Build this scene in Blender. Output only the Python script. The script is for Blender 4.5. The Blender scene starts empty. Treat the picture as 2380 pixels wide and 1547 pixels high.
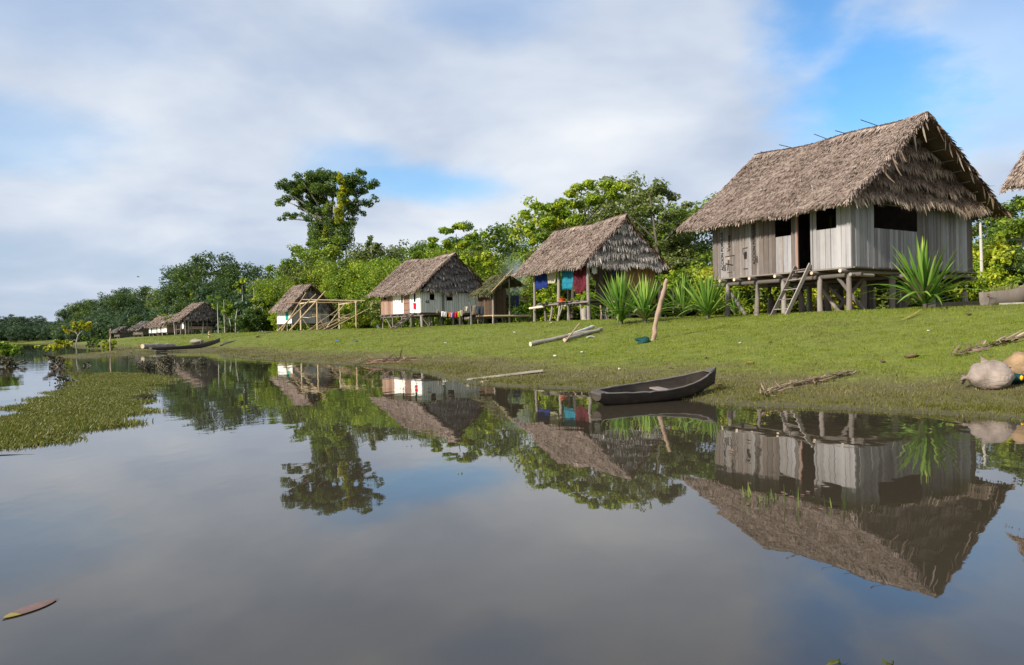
import bpy, math, random
import numpy as np
from mathutils import Matrix, Vector

# ------------------------------------------------------------------ camera, sky, sun, exposure
scene = bpy.context.scene
COL = scene.collection
F = 1815.0            # focal length in units of a 2380 wide frame
CX, CY = 1190.0, 773.6
CAMZ = 1.18
ROLL = math.radians(1.0)
CR, SR = math.cos(ROLL), math.sin(ROLL)

cam_data = bpy.data.cameras.new('camera')
cam_data.sensor_width = 36.0
cam_data.lens = 36.0 * F / 2380.0
cam_data.clip_start = 0.05
cam_data.clip_end = 9000.0
cam = bpy.data.objects.new('camera', cam_data)
COL.objects.link(cam)
cam.matrix_world = Matrix.Translation((0, 0, CAMZ)) @ Matrix.Rotation(ROLL, 4, 'Y') @ Matrix.Rotation(math.radians(90.0), 4, 'X')
scene.camera = cam

SUN_DIR = Vector((-0.77, -0.56, 0.54)).normalized()      # towards the sun
sun_data = bpy.data.lights.new('sun', 'SUN')
sun_data.energy = 5.0
sun_data.angle = math.radians(3.0)
sun_data.color = (1.0, 0.93, 0.82)
sun = bpy.data.objects.new('sun', sun_data)
COL.objects.link(sun)
sun.rotation_euler = SUN_DIR.to_track_quat('Z', 'Y').to_euler()

scene.view_settings.view_transform = 'Standard'
scene.view_settings.look = 'None'
scene.view_settings.exposure = 0.42
scene.view_settings.gamma = 1.0
scene.cycles.use_denoising = True
scene.cycles.max_bounces = 6
scene.cycles.diffuse_bounces = 3
scene.cycles.glossy_bounces = 3
scene.cycles.transmission_bounces = 3
scene.cycles.transparent_max_bounces = 4


class N:
    """small helper round a node tree"""
    def __init__(self, tree):
        self.t = tree
        tree.nodes.clear()

    def add(self, kind, **kw):
        n = self.t.nodes.new(kind)
        for k, v in kw.items():
            setattr(n, k, v)
        return n

    def link(self, a, b):
        self.t.links.new(a, b)

    def put(self, sock, v):
        if isinstance(v, bpy.types.NodeSocket):
            self.t.links.new(v, sock)
        else:
            sock.default_value = v

    def math(self, op, a, b=None, clamp=False):
        n = self.add('ShaderNodeMath', operation=op, use_clamp=clamp)
        self.put(n.inputs[0], a)
        if b is not None:
            self.put(n.inputs[1], b)
        return n.outputs[0]

    def vmath(self, op, a, b=None):
        n = self.add('ShaderNodeVectorMath', operation=op)
        self.put(n.inputs[0], a)
        if b is not None:
            self.put(n.inputs[1], b)
        return n.outputs['Value'] if op in ('DOT_PRODUCT', 'LENGTH', 'DISTANCE') else n.outputs[0]

    def noise(self, vec, scale, detail=4.0, rough=0.55, dist=0.0):
        n = self.add('ShaderNodeTexNoise')
        if vec is not None:
            self.link(vec, n.inputs['Vector'])
        n.inputs['Scale'].default_value = scale
        n.inputs['Detail'].default_value = detail
        n.inputs['Roughness'].default_value = rough
        n.inputs['Distortion'].default_value = dist
        return n.outputs[0]

    def scale(self, vec, s):
        n = self.add('ShaderNodeVectorMath', operation='MULTIPLY')
        self.link(vec, n.inputs[0])
        n.inputs[1].default_value = s
        return n.outputs[0]

    def ramp(self, fac, stops, interp='LINEAR'):
        n = self.add('ShaderNodeValToRGB')
        n.color_ramp.interpolation = interp
        e = n.color_ramp.elements
        while len(e) < len(stops):
            e.new(0.5)
        for i, (p, c) in enumerate(stops):
            e[i].position = p
            e[i].color = tuple(c) + (1.0,) if len(c) == 3 else c
        self.put(n.inputs[0], fac)
        return n.outputs[0]

    def mix(self, fac, a, b, blend='MIX'):
        n = self.add('ShaderNodeMix', data_type='RGBA', blend_type=blend)
        self.put(n.inputs[0], fac)
        for s, v in ((n.inputs[6], a), (n.inputs[7], b)):
            if isinstance(v, bpy.types.NodeSocket):
                self.link(v, s)
            else:
                s.default_value = tuple(v) + (1.0,) if len(v) == 3 else v
        return n.outputs[2]

    def maprange(self, v, a, b, c=0.0, d=1.0, smooth=True):
        n = self.add('ShaderNodeMapRange', interpolation_type='SMOOTHSTEP' if smooth else 'LINEAR')
        self.put(n.inputs[0], v)
        for i, x in enumerate((a, b, c, d)):
            n.inputs[i + 1].default_value = x
        return n.outputs[0]


def build_world():
    w = bpy.data.worlds.new('World')
    scene.world = w
    w.use_nodes = True
    g = N(w.node_tree)
    out = g.add('ShaderNodeOutputWorld')
    sky = g.add('ShaderNodeTexSky', sky_type='NISHITA')
    sky.sun_disc = False
    sky.sun_elevation = math.asin(SUN_DIR.z)
    sky.sun_rotation = math.atan2(SUN_DIR.x, SUN_DIR.y)
    sky.altitude = 100.0
    sky.air_density = 1.0
    sky.dust_density = 0.6
    sky.ozone_density = 2.0
    bg_sky = g.add('ShaderNodeBackground')
    hs = g.add('ShaderNodeHueSaturation')
    hs.inputs['Saturation'].default_value = 1.35
    g.link(sky.outputs[0], hs.inputs['Color'])
    g.link(hs.outputs[0], bg_sky.inputs[0])
    bg_sky.inputs[1].default_value = 0.15
    tc = g.add('ShaderNodeTexCoord')
    d = g.vmath('NORMALIZE', tc.outputs['Generated'])
    sep = g.add('ShaderNodeSeparateXYZ')
    g.link(d, sep.inputs[0])
    zz = g.math('MAXIMUM', sep.outputs[2], 0.0)
    den = g.math('ADD', zz, 0.26)
    cmb = g.add('ShaderNodeCombineXYZ')
    g.link(g.math('DIVIDE', sep.outputs[0], den), cmb.inputs[0])
    g.link(g.math('DIVIDE', sep.outputs[1], den), cmb.inputs[1])
    plane = cmb.outputs[0]
    big = g.noise(plane, 0.62, 3.0, 0.45, 0.3)
    fine = g.noise(plane, 1.5, 5.0, 0.52, 0.2)
    wob = g.noise(plane, 2.2, 5.0, 0.6)
    # gaps in the cloud deck, as directions on the sky
    gaps = None
    for (v, sx, sz, amt) in (((0.46, 1.0, 0.30), 0.095, 0.16, 0.95), ((0.40, 1.0, 0.40), 0.07, 0.10, 0.9), ((0.60, 1.0, 0.36), 0.16, 0.10, 0.5),
                             ((-0.115, 1.0, 0.192), 0.115, 0.024, 0.75), ((-0.20, 1.0, 0.215), 0.06, 0.03, 0.5), ((-0.66, 1.0, 0.27), 0.12, 0.04, 0.45),
                             ((-0.02, 1.0, 0.43), 0.10, 0.05, 0.4), ((-0.55, 1.0, 0.42), 0.12, 0.06, 0.25)):
        vv = Vector(v).normalized()
        q = g.vmath('SUBTRACT', d, tuple(vv))
        q = g.scale(q, (1.0 / sx, 1.0 / (sx * 1.5), 1.0 / sz))
        dist = g.math('ADD', g.vmath('LENGTH', q), g.math('MULTIPLY', g.math('SUBTRACT', wob, 0.5), 2.2))
        m = g.math('MULTIPLY', g.maprange(dist, 1.45, 0.35), amt)
        gaps = m if gaps is None else g.math('MAXIMUM', gaps, m)
    cov = g.maprange(g.math('ADD', big, g.math('MULTIPLY', fine, 0.25)), 0.40, 0.60, 0.80, 1.0)
    cov = g.math('MULTIPLY', cov, g.math('SUBTRACT', 1.0, gaps), clamp=True)
    shade = g.math('ADD', g.math('MULTIPLY', big, 0.55), g.math('MULTIPLY', fine, 0.45))
    col = g.ramp(shade, [(0.37, (0.38, 0.47, 0.62)), (0.46, (0.52, 0.60, 0.74)), (0.54, (0.69, 0.75, 0.84)), (0.63, (0.90, 0.92, 0.95))])
    bg_cl = g.add('ShaderNodeBackground')
    g.link(col, bg_cl.inputs[0])
    bg_cl.inputs[1].default_value = 0.80
    mx = g.add('ShaderNodeMixShader')
    g.link(cov, mx.inputs[0])
    g.link(bg_sky.outputs[0], mx.inputs[1])
    g.link(bg_cl.outputs[0], mx.inputs[2])
    g.link(mx.outputs[0], out.inputs[0])


build_world()

# ------------------------------------------------------------------ small tools
rng = np.random.default_rng(7)
RND = random.Random(11)


def horizon_y(px):
    return CY - math.tan(ROLL) * (px - CX)


def at(px, py, depth):
    """the world point seen at frame position (px, py) at a given distance along the view axis"""
    u, v = (px - CX) / F, (CY - py) / F
    return Vector((depth * (u * CR + v * SR), depth, CAMZ + depth * (-u * SR + v * CR)))


def on_water(px, py):
    u, v = (px - CX) / F, (CY - py) / F
    return at(px, py, -CAMZ / (-u * SR + v * CR))


def obj(name, mesh, parent=None, loc=None, rot=None, scale=None):
    o = bpy.data.objects.new(name, mesh)
    COL.objects.link(o)
    if parent is not None:
        o.parent = parent
    if loc is not None:
        o.location = loc
    if rot is not None:
        o.rotation_euler = rot
    if scale is not None:
        o.scale = scale if hasattr(scale, '__len__') else (scale,) * 3
    return o


def tag(o, label=None, cat=None, group=None, kind=None):
    if label:
        o['label'] = label
    if cat:
        o['category'] = cat
    if group:
        o['group'] = group
    if kind:
        o['kind'] = kind
    return o


def empty(name, loc, rz=0.0, label=None, cat=None, group=None, scale=None):
    o = bpy.data.objects.new(name, None)
    COL.objects.link(o)
    o.empty_display_size = 0.3
    o.location = loc
    o.rotation_euler = (0, 0, rz)
    if scale is not None:
        o.scale = scale
    return tag(o, label, cat, group)


def np_mesh(name, verts, faces, mat=None, tint=None, smooth=False, shore=None):
    """verts (n,3), faces (m,k) arrays, k = 3 or 4"""
    me = bpy.data.meshes.new(name)
    verts = np.asarray(verts, dtype=np.float32)
    faces = np.asarray(faces, dtype=np.int32)
    n, (m, k) = len(verts), faces.shape
    me.vertices.add(n)
    me.vertices.foreach_set('co', verts.ravel())
    me.loops.add(m * k)
    me.loops.foreach_set('vertex_index', faces.ravel())
    me.polygons.add(m)
    me.polygons.foreach_set('loop_start', np.arange(0, m * k, k, dtype=np.int32))
    me.polygons.foreach_set('loop_total', np.full(m, k, dtype=np.int32))
    if smooth:
        me.polygons.foreach_set('use_smooth', np.ones(m, dtype=bool))
    for nm, arr in (('tint', tint), ('shore', shore)):
        if arr is not None:
            a = me.attributes.new(nm, 'FLOAT', 'POINT')
            a.data.foreach_set('value', np.asarray(arr, dtype=np.float32))
    me.update(calc_edges=True)
    if mat is not None:
        me.materials.append(mat)
    return me


class MB:
    """collects simple shapes into one mesh"""
    def __init__(self):
        self.v, self.f, self.s = [], [], []

    def _add(self, vs, fs, smooth=False):
        b = len(self.v)
        self.v += [tuple(x) for x in vs]
        self.f += [tuple(i + b for i in f) for f in fs]
        self.s += [smooth] * len(fs)

    def box(self, c, s, rot=None):
        c = Vector(c)
        pts = []
        for z in (-.5, .5):
            for (x, y) in ((-.5, -.5), (.5, -.5), (.5, .5), (-.5, .5)):
                p = Vector((x * s[0], y * s[1], z * s[2]))
                if rot is not None:
                    p = rot @ p
                pts.append(c + p)
        self._add(pts, [(3, 2, 1, 0), (4, 5, 6, 7), (0, 1, 5, 4), (1, 2, 6, 5), (2, 3, 7, 6), (3, 0, 4, 7)])
        return self

    def bar(self, p0, p1, w, t, up=(0, 0, 1)):
        """rectangular bar between two points, w across, t along up"""
        p0, p1 = Vector(p0), Vector(p1)
        d = (p1 - p0).normalized()
        s = d.cross(Vector(up))
        if s.length < 1e-4:
            s = d.cross(Vector((1, 0, 0)))
        s.normalize()
        u = s.cross(d)
        pts = []
        for p in (p0, p1):
            for (a, b) in ((-.5, -.5), (.5, -.5), (.5, .5), (-.5, .5)):
                pts.append(p + s * (a * w) + u * (b * t))
        self._add(pts, [(3, 2, 1, 0), (4, 5, 6, 7), (0, 1, 5, 4), (1, 2, 6, 5), (2, 3, 7, 6), (3, 0, 4, 7)])
        return self

    def tube(self, pts, radii, n=8, cap=True):
        pts = [Vector(p) for p in pts]
        if not hasattr(radii, '__len__'):
            radii = [radii] * len(pts)
        rings = []
        for i, p in enumerate(pts):
            d = (pts[min(i + 1, len(pts) - 1)] - pts[max(i - 1, 0)]).normalized()
            s = d.cross(Vector((0, 0, 1)))
            if s.length < 0.05:
                s = d.cross(Vector((0, 1, 0)))
            s.normalize()
            u = s.cross(d)
            rings.append([p + (s * math.cos(2 * math.pi * k / n) + u * math.sin(2 * math.pi * k / n)) * radii[i] for k in range(n)])
        vs = [v for r in rings for v in r]
        fs = []
        for i in range(len(pts) - 1):
            for k in range(n):
                a, b = i * n + k, i * n + (k + 1) % n
                fs.append((a, b, b + n, a + n))
        self._add(vs, fs, True)
        if cap:
            self._add(rings[0], [tuple(range(n))[::-1]])
            self._add(rings[-1], [tuple(range(n))])
        return self

    def quad(self, a, b, c, d):
        self._add([a, b, c, d], [(0, 1, 2, 3)])
        return self

    def poly_prism(self, pts, off):
        """closed polygon pushed by the vector off"""
        n = len(pts)
        off = Vector(off)
        vs = [Vector(p) for p in pts] + [Vector(p) + off for p in pts]
        fs = [tuple(range(n))[::-1], tuple(range(n, 2 * n))]
        for i in range(n):
            j = (i + 1) % n
            fs.append((i, j, j + n, i + n))
        self._add(vs, fs)
        return self

    def mesh(self, name, mat):
        me = bpy.data.meshes.new(name)
        me.from_pydata(self.v, [], self.f)
        me.polygons.foreach_set('use_smooth', self.s)
        me.update()
        if mat is not None:
            me.materials.append(mat)
        return me

    def build(self, name, mat, parent=None, **kw):
        return obj(name, self.mesh(name, mat), parent, **kw)


def norm(a):
    return a / np.maximum(np.linalg.norm(a, axis=-1, keepdims=True), 1e-9)


def strips(o, d, n, L, W, bend, prof=(0.7, 1.0, 0.2)):
    """many narrow leaves: origin, direction, lift normal, length, width, bend -> verts, faces"""
    o, d, n = np.asarray(o, float), norm(np.asarray(d, float)), norm(np.asarray(n, float))
    side = norm(np.cross(d, n))
    k = len(prof)
    N_ = len(o)
    L = np.broadcast_to(L, (N_,))[:, None]
    W = np.broadcast_to(W, (N_,))[:, None]
    bend = np.broadcast_to(bend, (N_,))[:, None]
    rows = []
    for i, w in enumerate(prof):
        t = i / (k - 1)
        c = o + d * L * t + n * bend * L * t * t
        rows += [c - side * W * w * .5, c + side * W * w * .5]
    v = np.stack(rows, axis=1).reshape(-1, 3)
    base = (np.arange(N_) * 2 * k)[:, None]
    fs = [base + np.array([[2 * i, 2 * i + 1, 2 * i + 3, 2 * i + 2]]) for i in range(k - 1)]
    return v, np.concatenate(fs, axis=0), np.repeat(np.arange(N_), 2 * k)


# ------------------------------------------------------------------ materials
MATS = {}


def material(name, fn):
    m = bpy.data.materials.new(name)
    m.use_nodes = True
    g = N(m.node_tree)
    out = g.add('ShaderNodeOutputMaterial')
    fn(g, out)
    MATS[name] = m
    return m


def principled(g, out, color, rough=0.8, spec=0.3, bump=None, bump_strength=0.3, bump_dist=0.02):
    p = g.add('ShaderNodeBsdfPrincipled')
    g.put(p.inputs['Base Color'], color if isinstance(color, bpy.types.NodeSocket) else tuple(color) + (1.0,))
    g.put(p.inputs['Roughness'], rough)
    p.inputs['Specular IOR Level'].default_value = spec
    if bump is not None:
        b = g.add('ShaderNodeBump')
        b.inputs['Strength'].default_value = bump_strength
        b.inputs['Distance'].default_value = bump_dist
        g.link(bump, b.inputs['Height'])
        g.link(b.outputs[0], p.inputs['Normal'])
    g.link(p.outputs[0], out.inputs[0])
    return p


def attr(g, name):
    a = g.add('ShaderNodeAttribute', attribute_name=name)
    return a.outputs['Fac']


def obj_random(g):
    return g.add('ShaderNodeObjectInfo').outputs['Random']


def coords(g, kind='Object'):
    return g.add('ShaderNodeTexCoord').outputs[kind]


def leaf_material(name, dark, mid, light, trans=0.35, var=0.5):
    def fn(g, out):
        t = attr(g, 'tint')
        r = obj_random(g)
        f = g.math('ADD', t, g.math('MULTIPLY', g.math('SUBTRACT', r, 0.5), var), clamp=True)
        c = g.ramp(f, [(0.0, dark), (0.5, mid), (0.93, light), (1.0, (light[0] * 1.35, light[1] * 1.12, light[2]))])
        p = g.add('ShaderNodeBsdfPrincipled')
        g.link(c, p.inputs['Base Color'])
        p.inputs['Roughness'].default_value = 0.5
        p.inputs['Specular IOR Level'].default_value = 0.35
        tr = g.add('ShaderNodeBsdfTranslucent')
        g.link(g.mix(0.35, c, (0.16, 0.26, 0.02)), tr.inputs[0])
        m = g.add('ShaderNodeMixShader')
        m.inputs[0].default_value = trans
        g.link(p.outputs[0], m.inputs[1])
        g.link(tr.outputs[0], m.inputs[2])
        g.link(m.outputs[0], out.inputs[0])
    return material(name, fn)


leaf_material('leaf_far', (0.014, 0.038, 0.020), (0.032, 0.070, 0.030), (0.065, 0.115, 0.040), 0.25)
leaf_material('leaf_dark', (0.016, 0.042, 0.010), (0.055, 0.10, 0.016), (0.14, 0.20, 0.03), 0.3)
leaf_material('leaf_mid', (0.034, 0.075, 0.008), (0.13, 0.205, 0.016), (0.31, 0.38, 0.03), 0.38)
leaf_material('leaf_bright', (0.055, 0.12, 0.008), (0.19, 0.30, 0.014), (0.42, 0.50, 0.03), 0.42)
leaf_material('leaf_olive', (0.045, 0.065, 0.014), (0.14, 0.175, 0.040), (0.28, 0.31, 0.09), 0.35)
leaf_material('leaf_yellow', (0.12, 0.17, 0.01), (0.30, 0.36, 0.02), (0.55, 0.50, 0.04), 0.42)
leaf_material('leaf_giant', (0.02, 0.052, 0.010), (0.075, 0.13, 0.018), (0.19, 0.255, 0.03), 0.33)
leaf_material('leaf_lush', (0.042, 0.095, 0.008), (0.155, 0.245, 0.015), (0.36, 0.43, 0.03), 0.4)
leaf_material('leaf_dead', (0.03, 0.028, 0.018), (0.07, 0.062, 0.035), (0.14, 0.12, 0.07), 0.2)
leaf_material('leaf_dry', (0.09, 0.07, 0.04), (0.20, 0.165, 0.10), (0.34, 0.29, 0.19), 0.15)
leaf_material('yucca_leaf', (0.035, 0.10, 0.012), (0.11, 0.235, 0.026), (0.31, 0.44, 0.08), 0.3, 0.6)
leaf_material('mat_leaf', (0.038, 0.040, 0.005), (0.095, 0.100, 0.010), (0.21, 0.215, 0.06), 0.3)


def grass_fn(g, out):
    s = attr(g, 'shore')
    t = attr(g, 'tint')
    pos = g.add('ShaderNodeNewGeometry').outputs['Position']
    n1 = g.noise(pos, 0.33, 4.0, 0.6)
    n2 = g.noise(pos, 1.9, 3.0, 0.6)
    green = g.ramp(g.math('ADD', g.math('MULTIPLY', t, 0.55), g.math('MULTIPLY', n2, 0.45)),
                   [(0.15, (0.085, 0.122, 0.010)), (0.5, (0.175, 0.220, 0.018)), (0.85, (0.285, 0.315, 0.045))])
    dry = g.ramp(t, [(0.0, (0.085, 0.075, 0.024)), (0.5, (0.17, 0.15, 0.05)), (1.0, (0.30, 0.27, 0.12))])
    wet = g.ramp(t, [(0.0, (0.06, 0.065, 0.010)), (0.6, (0.13, 0.13, 0.018)), (1.0, (0.21, 0.20, 0.05))])
    sn = g.math('ADD', s, g.math('MULTIPLY', g.math('SUBTRACT', n1, 0.5), 4.5))
    sn = g.math('ADD', sn, g.math('MULTIPLY', g.math('SUBTRACT', n2, 0.5), 2.4))
    c = g.mix(g.maprange(sn, 0.9, 2.1), wet, dry)
    c = g.mix(g.maprange(sn, 1.9, 4.9), c, green)
    c = g.mix(g.math('MULTIPLY', g.maprange(n1, 0.48, 0.64), 0.55), c, dry)
    p = g.add('ShaderNodeBsdfPrincipled')
    g.link(c, p.inputs['Base Color'])
    p.inputs['Roughness'].default_value = 0.65
    p.inputs['Specular IOR Level'].default_value = 0.2
    tr = g.add('ShaderNodeBsdfTranslucent')
    g.link(c, tr.inputs[0])
    m = g.add('ShaderNodeMixShader')
    m.inputs[0].default_value = 0.3
    g.link(p.outputs[0], m.inputs[1])
    g.link(tr.outputs[0], m.inputs[2])
    g.link(m.outputs[0], out.inputs[0])


material('grass_blade', grass_fn)


def ground_fn(g, out):
    s = attr(g, 'shore')
    pos = g.add('ShaderNodeNewGeometry').outputs['Position']
    n1 = g.noise(pos, 0.33, 4.0, 0.6)
    n2 = g.noise(pos, 1.9, 3.0, 0.6)
    n3 = g.noise(pos, 14.0, 4.0, 0.65)
    green = g.ramp(g.math('ADD', g.math('MULTIPLY', n3, 0.6), g.math('MULTIPLY', n2, 0.4)),
                   [(0.3, (0.06, 0.082, 0.010)), (0.52, (0.13, 0.15, 0.018)), (0.72, (0.20, 0.22, 0.04))])
    mud = g.ramp(n3, [(0.3, (0.055, 0.048, 0.018)), (0.6, (0.115, 0.10, 0.036)), (0.75, (0.17, 0.15, 0.06))])
    sn = g.math('ADD', s, g.math('MULTIPLY', g.math('SUBTRACT', n1, 0.5), 4.5))
    sn = g.math('ADD', sn, g.math('MULTIPLY', g.math('SUBTRACT', n2, 0.5), 2.4))
    c = g.mix(g.maprange(sn, 2.2, 4.6), mud, green)
    wet = g.maprange(s, 0.45, 0.05)
    c = g.mix(g.math('MULTIPLY', wet, 0.5), c, (0.03, 0.026, 0.014))
    rough = g.maprange(s, 0.0, 0.6, 0.6, 0.95)
    principled(g, out, c, rough, 0.3, n3, 0.5, 0.03)


material('ground', ground_fn)


def soil_fn(g, out):
    pos = coords(g)
    n = g.noise(pos, 5.0, 5.0, 0.65)
    c = g.ramp(n, [(0.3, (0.13, 0.085, 0.05)), (0.7, (0.26, 0.18, 0.115))])
    principled(g, out, c, 0.95, 0.1, n, 0.5, 0.03)


material('bare_soil', soil_fn)


def water_fn(g, out):
    pos = g.add('ShaderNodeNewGeometry').outputs['Position']
    a = g.noise(g.scale(pos, (1.0, 0.45, 1.0)), 1.1, 3.0, 0.5)
    b = g.noise(g.scale(pos, (3.0, 7.0, 1.0)), 1.0, 2.0, 0.5)
    patch = g.maprange(g.noise(g.scale(pos, (0.05, 0.02, 1.0)), 1.0, 2.0, 0.5), 0.42, 0.62)
    sep = g.add('ShaderNodeSeparateXYZ')
    g.link(pos, sep.inputs[0])
    far = g.maprange(sep.outputs[1], 26.0, 60.0, 0.35, 1.0)
    amp = g.math('MULTIPLY', far, g.math('ADD', g.math('MULTIPLY', patch, 0.8), 0.2))
    h = g.math('ADD', g.math('MULTIPLY', a, 0.010), g.math('MULTIPLY', g.math('MULTIPLY', b, 0.0035), amp))
    bump = g.add('ShaderNodeBump')
    bump.inputs['Strength'].default_value = 0.55
    bump.inputs['Distance'].default_value = 1.0
    g.link(h, bump.inputs['Height'])
    p = g.add('ShaderNodeBsdfPrincipled')
    silt = g.noise(g.scale(pos, (0.12, 0.12, 1.0)), 1.0, 3.0, 0.5)
    g.link(g.ramp(silt, [(0.3, (0.037, 0.030, 0.020)), (0.7, (0.050, 0.041, 0.028))]), p.inputs['Base Color'])
    p.inputs['Roughness'].default_value = 0.015
    p.inputs['IOR'].default_value = 1.5
    p.inputs['Specular IOR Level'].default_value = 0.5
    g.link(bump.outputs[0], p.inputs['Normal'])
    g.link(p.outputs[0], out.inputs[0])


material('river_water', water_fn)


def thatch_material(name, stops, var=0.15):
    def fn(g, out):
        t = attr(g, 'tint')
        pos = coords(g)
        n = g.noise(pos, 0.9, 4.0, 0.6)
        f = g.math('ADD', t, g.math('MULTIPLY', g.math('SUBTRACT', n, 0.5), 0.7), clamp=True)
        c = g.ramp(f, stops)
        principled(g, out, c, 0.75, 0.25)
    return material(name, fn)


thatch_material('thatch', [(0.0, (0.09, 0.062, 0.047)), (0.3, (0.195, 0.142, 0.112)), (0.7, (0.315, 0.242, 0.198)), (1.0, (0.48, 0.39, 0.33))])
thatch_material('thatch_brown', [(0.0, (0.045, 0.027, 0.018)), (0.35, (0.125, 0.078, 0.052)), (0.7, (0.25, 0.175, 0.12)), (1.0, (0.43, 0.34, 0.25))])
thatch_material('thatch_grey', [(0.0, (0.05, 0.042, 0.040)), (0.35, (0.125, 0.105, 0.098)), (0.7, (0.23, 0.20, 0.185)), (1.0, (0.42, 0.37, 0.33))])
thatch_material('thatch_pale', [(0.0, (0.09, 0.075, 0.066)), (0.3, (0.21, 0.18, 0.16)), (0.7, (0.37, 0.33, 0.295)), (1.0, (0.58, 0.53, 0.48))])
thatch_material('thatch_green', [(0.0, (0.03, 0.034, 0.012)), (0.4, (0.075, 0.078, 0.028)), (0.75, (0.135, 0.125, 0.058)), (1.0, (0.23, 0.20, 0.12))])


def wood_material(name, ramp, streak=1.0, rough=0.85, along='z', dirt=0.0, dirt_col=(0.3, 0.15, 0.08)):
    def fn(g, out):
        pos = coords(g)
        r = obj_random(g)
        off = g.add('ShaderNodeCombineXYZ')
        g.link(g.math('MULTIPLY', r, 37.0), off.inputs[0])
        g.link(g.math('MULTIPLY', r, 17.0), off.inputs[2])
        p2 = g.vmath('ADD', pos, off.outputs[0])
        sc = {'z': (26.0, 26.0, 1.1), 'x': (1.1, 26.0, 26.0), 'y': (26.0, 1.1, 26.0), 'n': (6.0, 6.0, 6.0)}[along]
        n = g.noise(g.scale(p2, sc), 1.0, 5.0, 0.6, 0.4)
        m = g.noise(p2, 2.3, 4.0, 0.6)
        f = g.math('ADD', g.math('MULTIPLY', r, 0.5), g.math('MULTIPLY', n, 0.35 * streak))
        f = g.math('ADD', f, g.math('MULTIPLY', m, 0.3), clamp=True)
        c = g.ramp(f, ramp)
        if dirt:
            dn = g.noise(p2, 1.6, 4.0, 0.65)
            c = g.mix(g.math('MULTIPLY', g.maprange(dn, 0.5, 0.68), dirt), c, dirt_col)
        principled(g, out, c, rough, 0.2, n, 0.35, 0.01)
    return material(name, fn)


wood_material('plank_grey', [(0.15, (0.10, 0.088, 0.086)), (0.45, (0.185, 0.17, 0.17)), (0.7, (0.265, 0.252, 0.258)), (0.95, (0.38, 0.367, 0.375))], 1.5)
wood_material('plank_brown', [(0.15, (0.06, 0.046, 0.039)), (0.45, (0.118, 0.095, 0.083)), (0.75, (0.18, 0.153, 0.138)), (0.95, (0.28, 0.252, 0.236))], 1.5)
wood_material('plank_pale', [(0.15, (0.17, 0.158, 0.154)), (0.5, (0.265, 0.25, 0.248)), (0.9, (0.38, 0.365, 0.362))], 1.5)
wood_material('plank_white', [(0.15, (0.50, 0.50, 0.485)), (0.5, (0.64, 0.64, 0.62)), (0.9, (0.76, 0.76, 0.74))], 0.6, 0.7, 'z', 0.3, (0.42, 0.34, 0.28))
wood_material('plank_red', [(0.15, (0.15, 0.085, 0.062)), (0.5, (0.26, 0.155, 0.115)), (0.9, (0.40, 0.27, 0.21))])
wood_material('white_panel', [(0.15, (0.74, 0.72, 0.67)), (0.5, (0.82, 0.80, 0.76)), (0.9, (0.85, 0.84, 0.80))], 0.3, 0.6, 'z', 0.25, (0.72, 0.42, 0.25))
wood_material('post_wood', [(0.15, (0.095, 0.08, 0.068)), (0.5, (0.20, 0.17, 0.15)), (0.9, (0.34, 0.30, 0.27))])
wood_material('post_red', [(0.15, (0.16, 0.095, 0.065)), (0.5, (0.30, 0.20, 0.145)), (0.9, (0.44, 0.33, 0.26))])
wood_material('dark_wood', [(0.15, (0.022, 0.019, 0.017)), (0.5, (0.052, 0.046, 0.041)), (0.9, (0.12, 0.105, 0.095))], 1.0, 0.75, 'x')
wood_material('beam_wood', [(0.15, (0.06, 0.05, 0.043)), (0.5, (0.13, 0.11, 0.096)), (0.9, (0.23, 0.20, 0.18))], 1.0, 0.9, 'n')
wood_material('cut_end', [(0.15, (0.42, 0.30, 0.20)), (0.5, (0.56, 0.44, 0.32)), (0.9, (0.66, 0.56, 0.45))], 1.0, 0.85, 'n')
wood_material('bamboo', [(0.15, (0.28, 0.165, 0.085)), (0.5, (0.42, 0.30, 0.17)), (0.9, (0.56, 0.45, 0.30))], 1.0, 0.55, 'n')
wood_material('bark_pale', [(0.15, (0.24, 0.21, 0.17)), (0.5, (0.36, 0.33, 0.28)), (0.9, (0.52, 0.49, 0.44))], 1.0, 0.9, 'n')
wood_material('bark_dark', [(0.15, (0.04, 0.034, 0.026)), (0.5, (0.09, 0.078, 0.06)), (0.9, (0.16, 0.14, 0.115))], 1.0, 0.9, 'n')
wood_material('log_grey', [(0.15, (0.17, 0.145, 0.115)), (0.5, (0.30, 0.265, 0.22)), (0.9, (0.46, 0.42, 0.37))], 1.0, 0.9, 'n', 0.6, (0.12, 0.09, 0.065))
wood_material('log_white', [(0.15, (0.40, 0.37, 0.33)), (0.5, (0.54, 0.52, 0.49)), (0.9, (0.66, 0.64, 0.62))], 1.0, 0.8, 'n', 0.6, (0.25, 0.20, 0.15))
wood_material('canoe_wood', [(0.2, (0.012, 0.009, 0.007)), (0.5, (0.030, 0.023, 0.018)), (0.95, (0.095, 0.075, 0.060))], 1.4, 0.9, 'x', 0.55, (0.11, 0.088, 0.068))
wood_material('canoe_old', [(0.15, (0.055, 0.045, 0.037)), (0.5, (0.11, 0.092, 0.078)), (0.9, (0.21, 0.18, 0.155))], 1.0, 0.9, 'z')
wood_material('canoe_rim', [(0.2, (0.06, 0.052, 0.047)), (0.5, (0.11, 0.098, 0.09)), (0.95, (0.20, 0.18, 0.165))], 1.0, 0.75, 'n')


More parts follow.
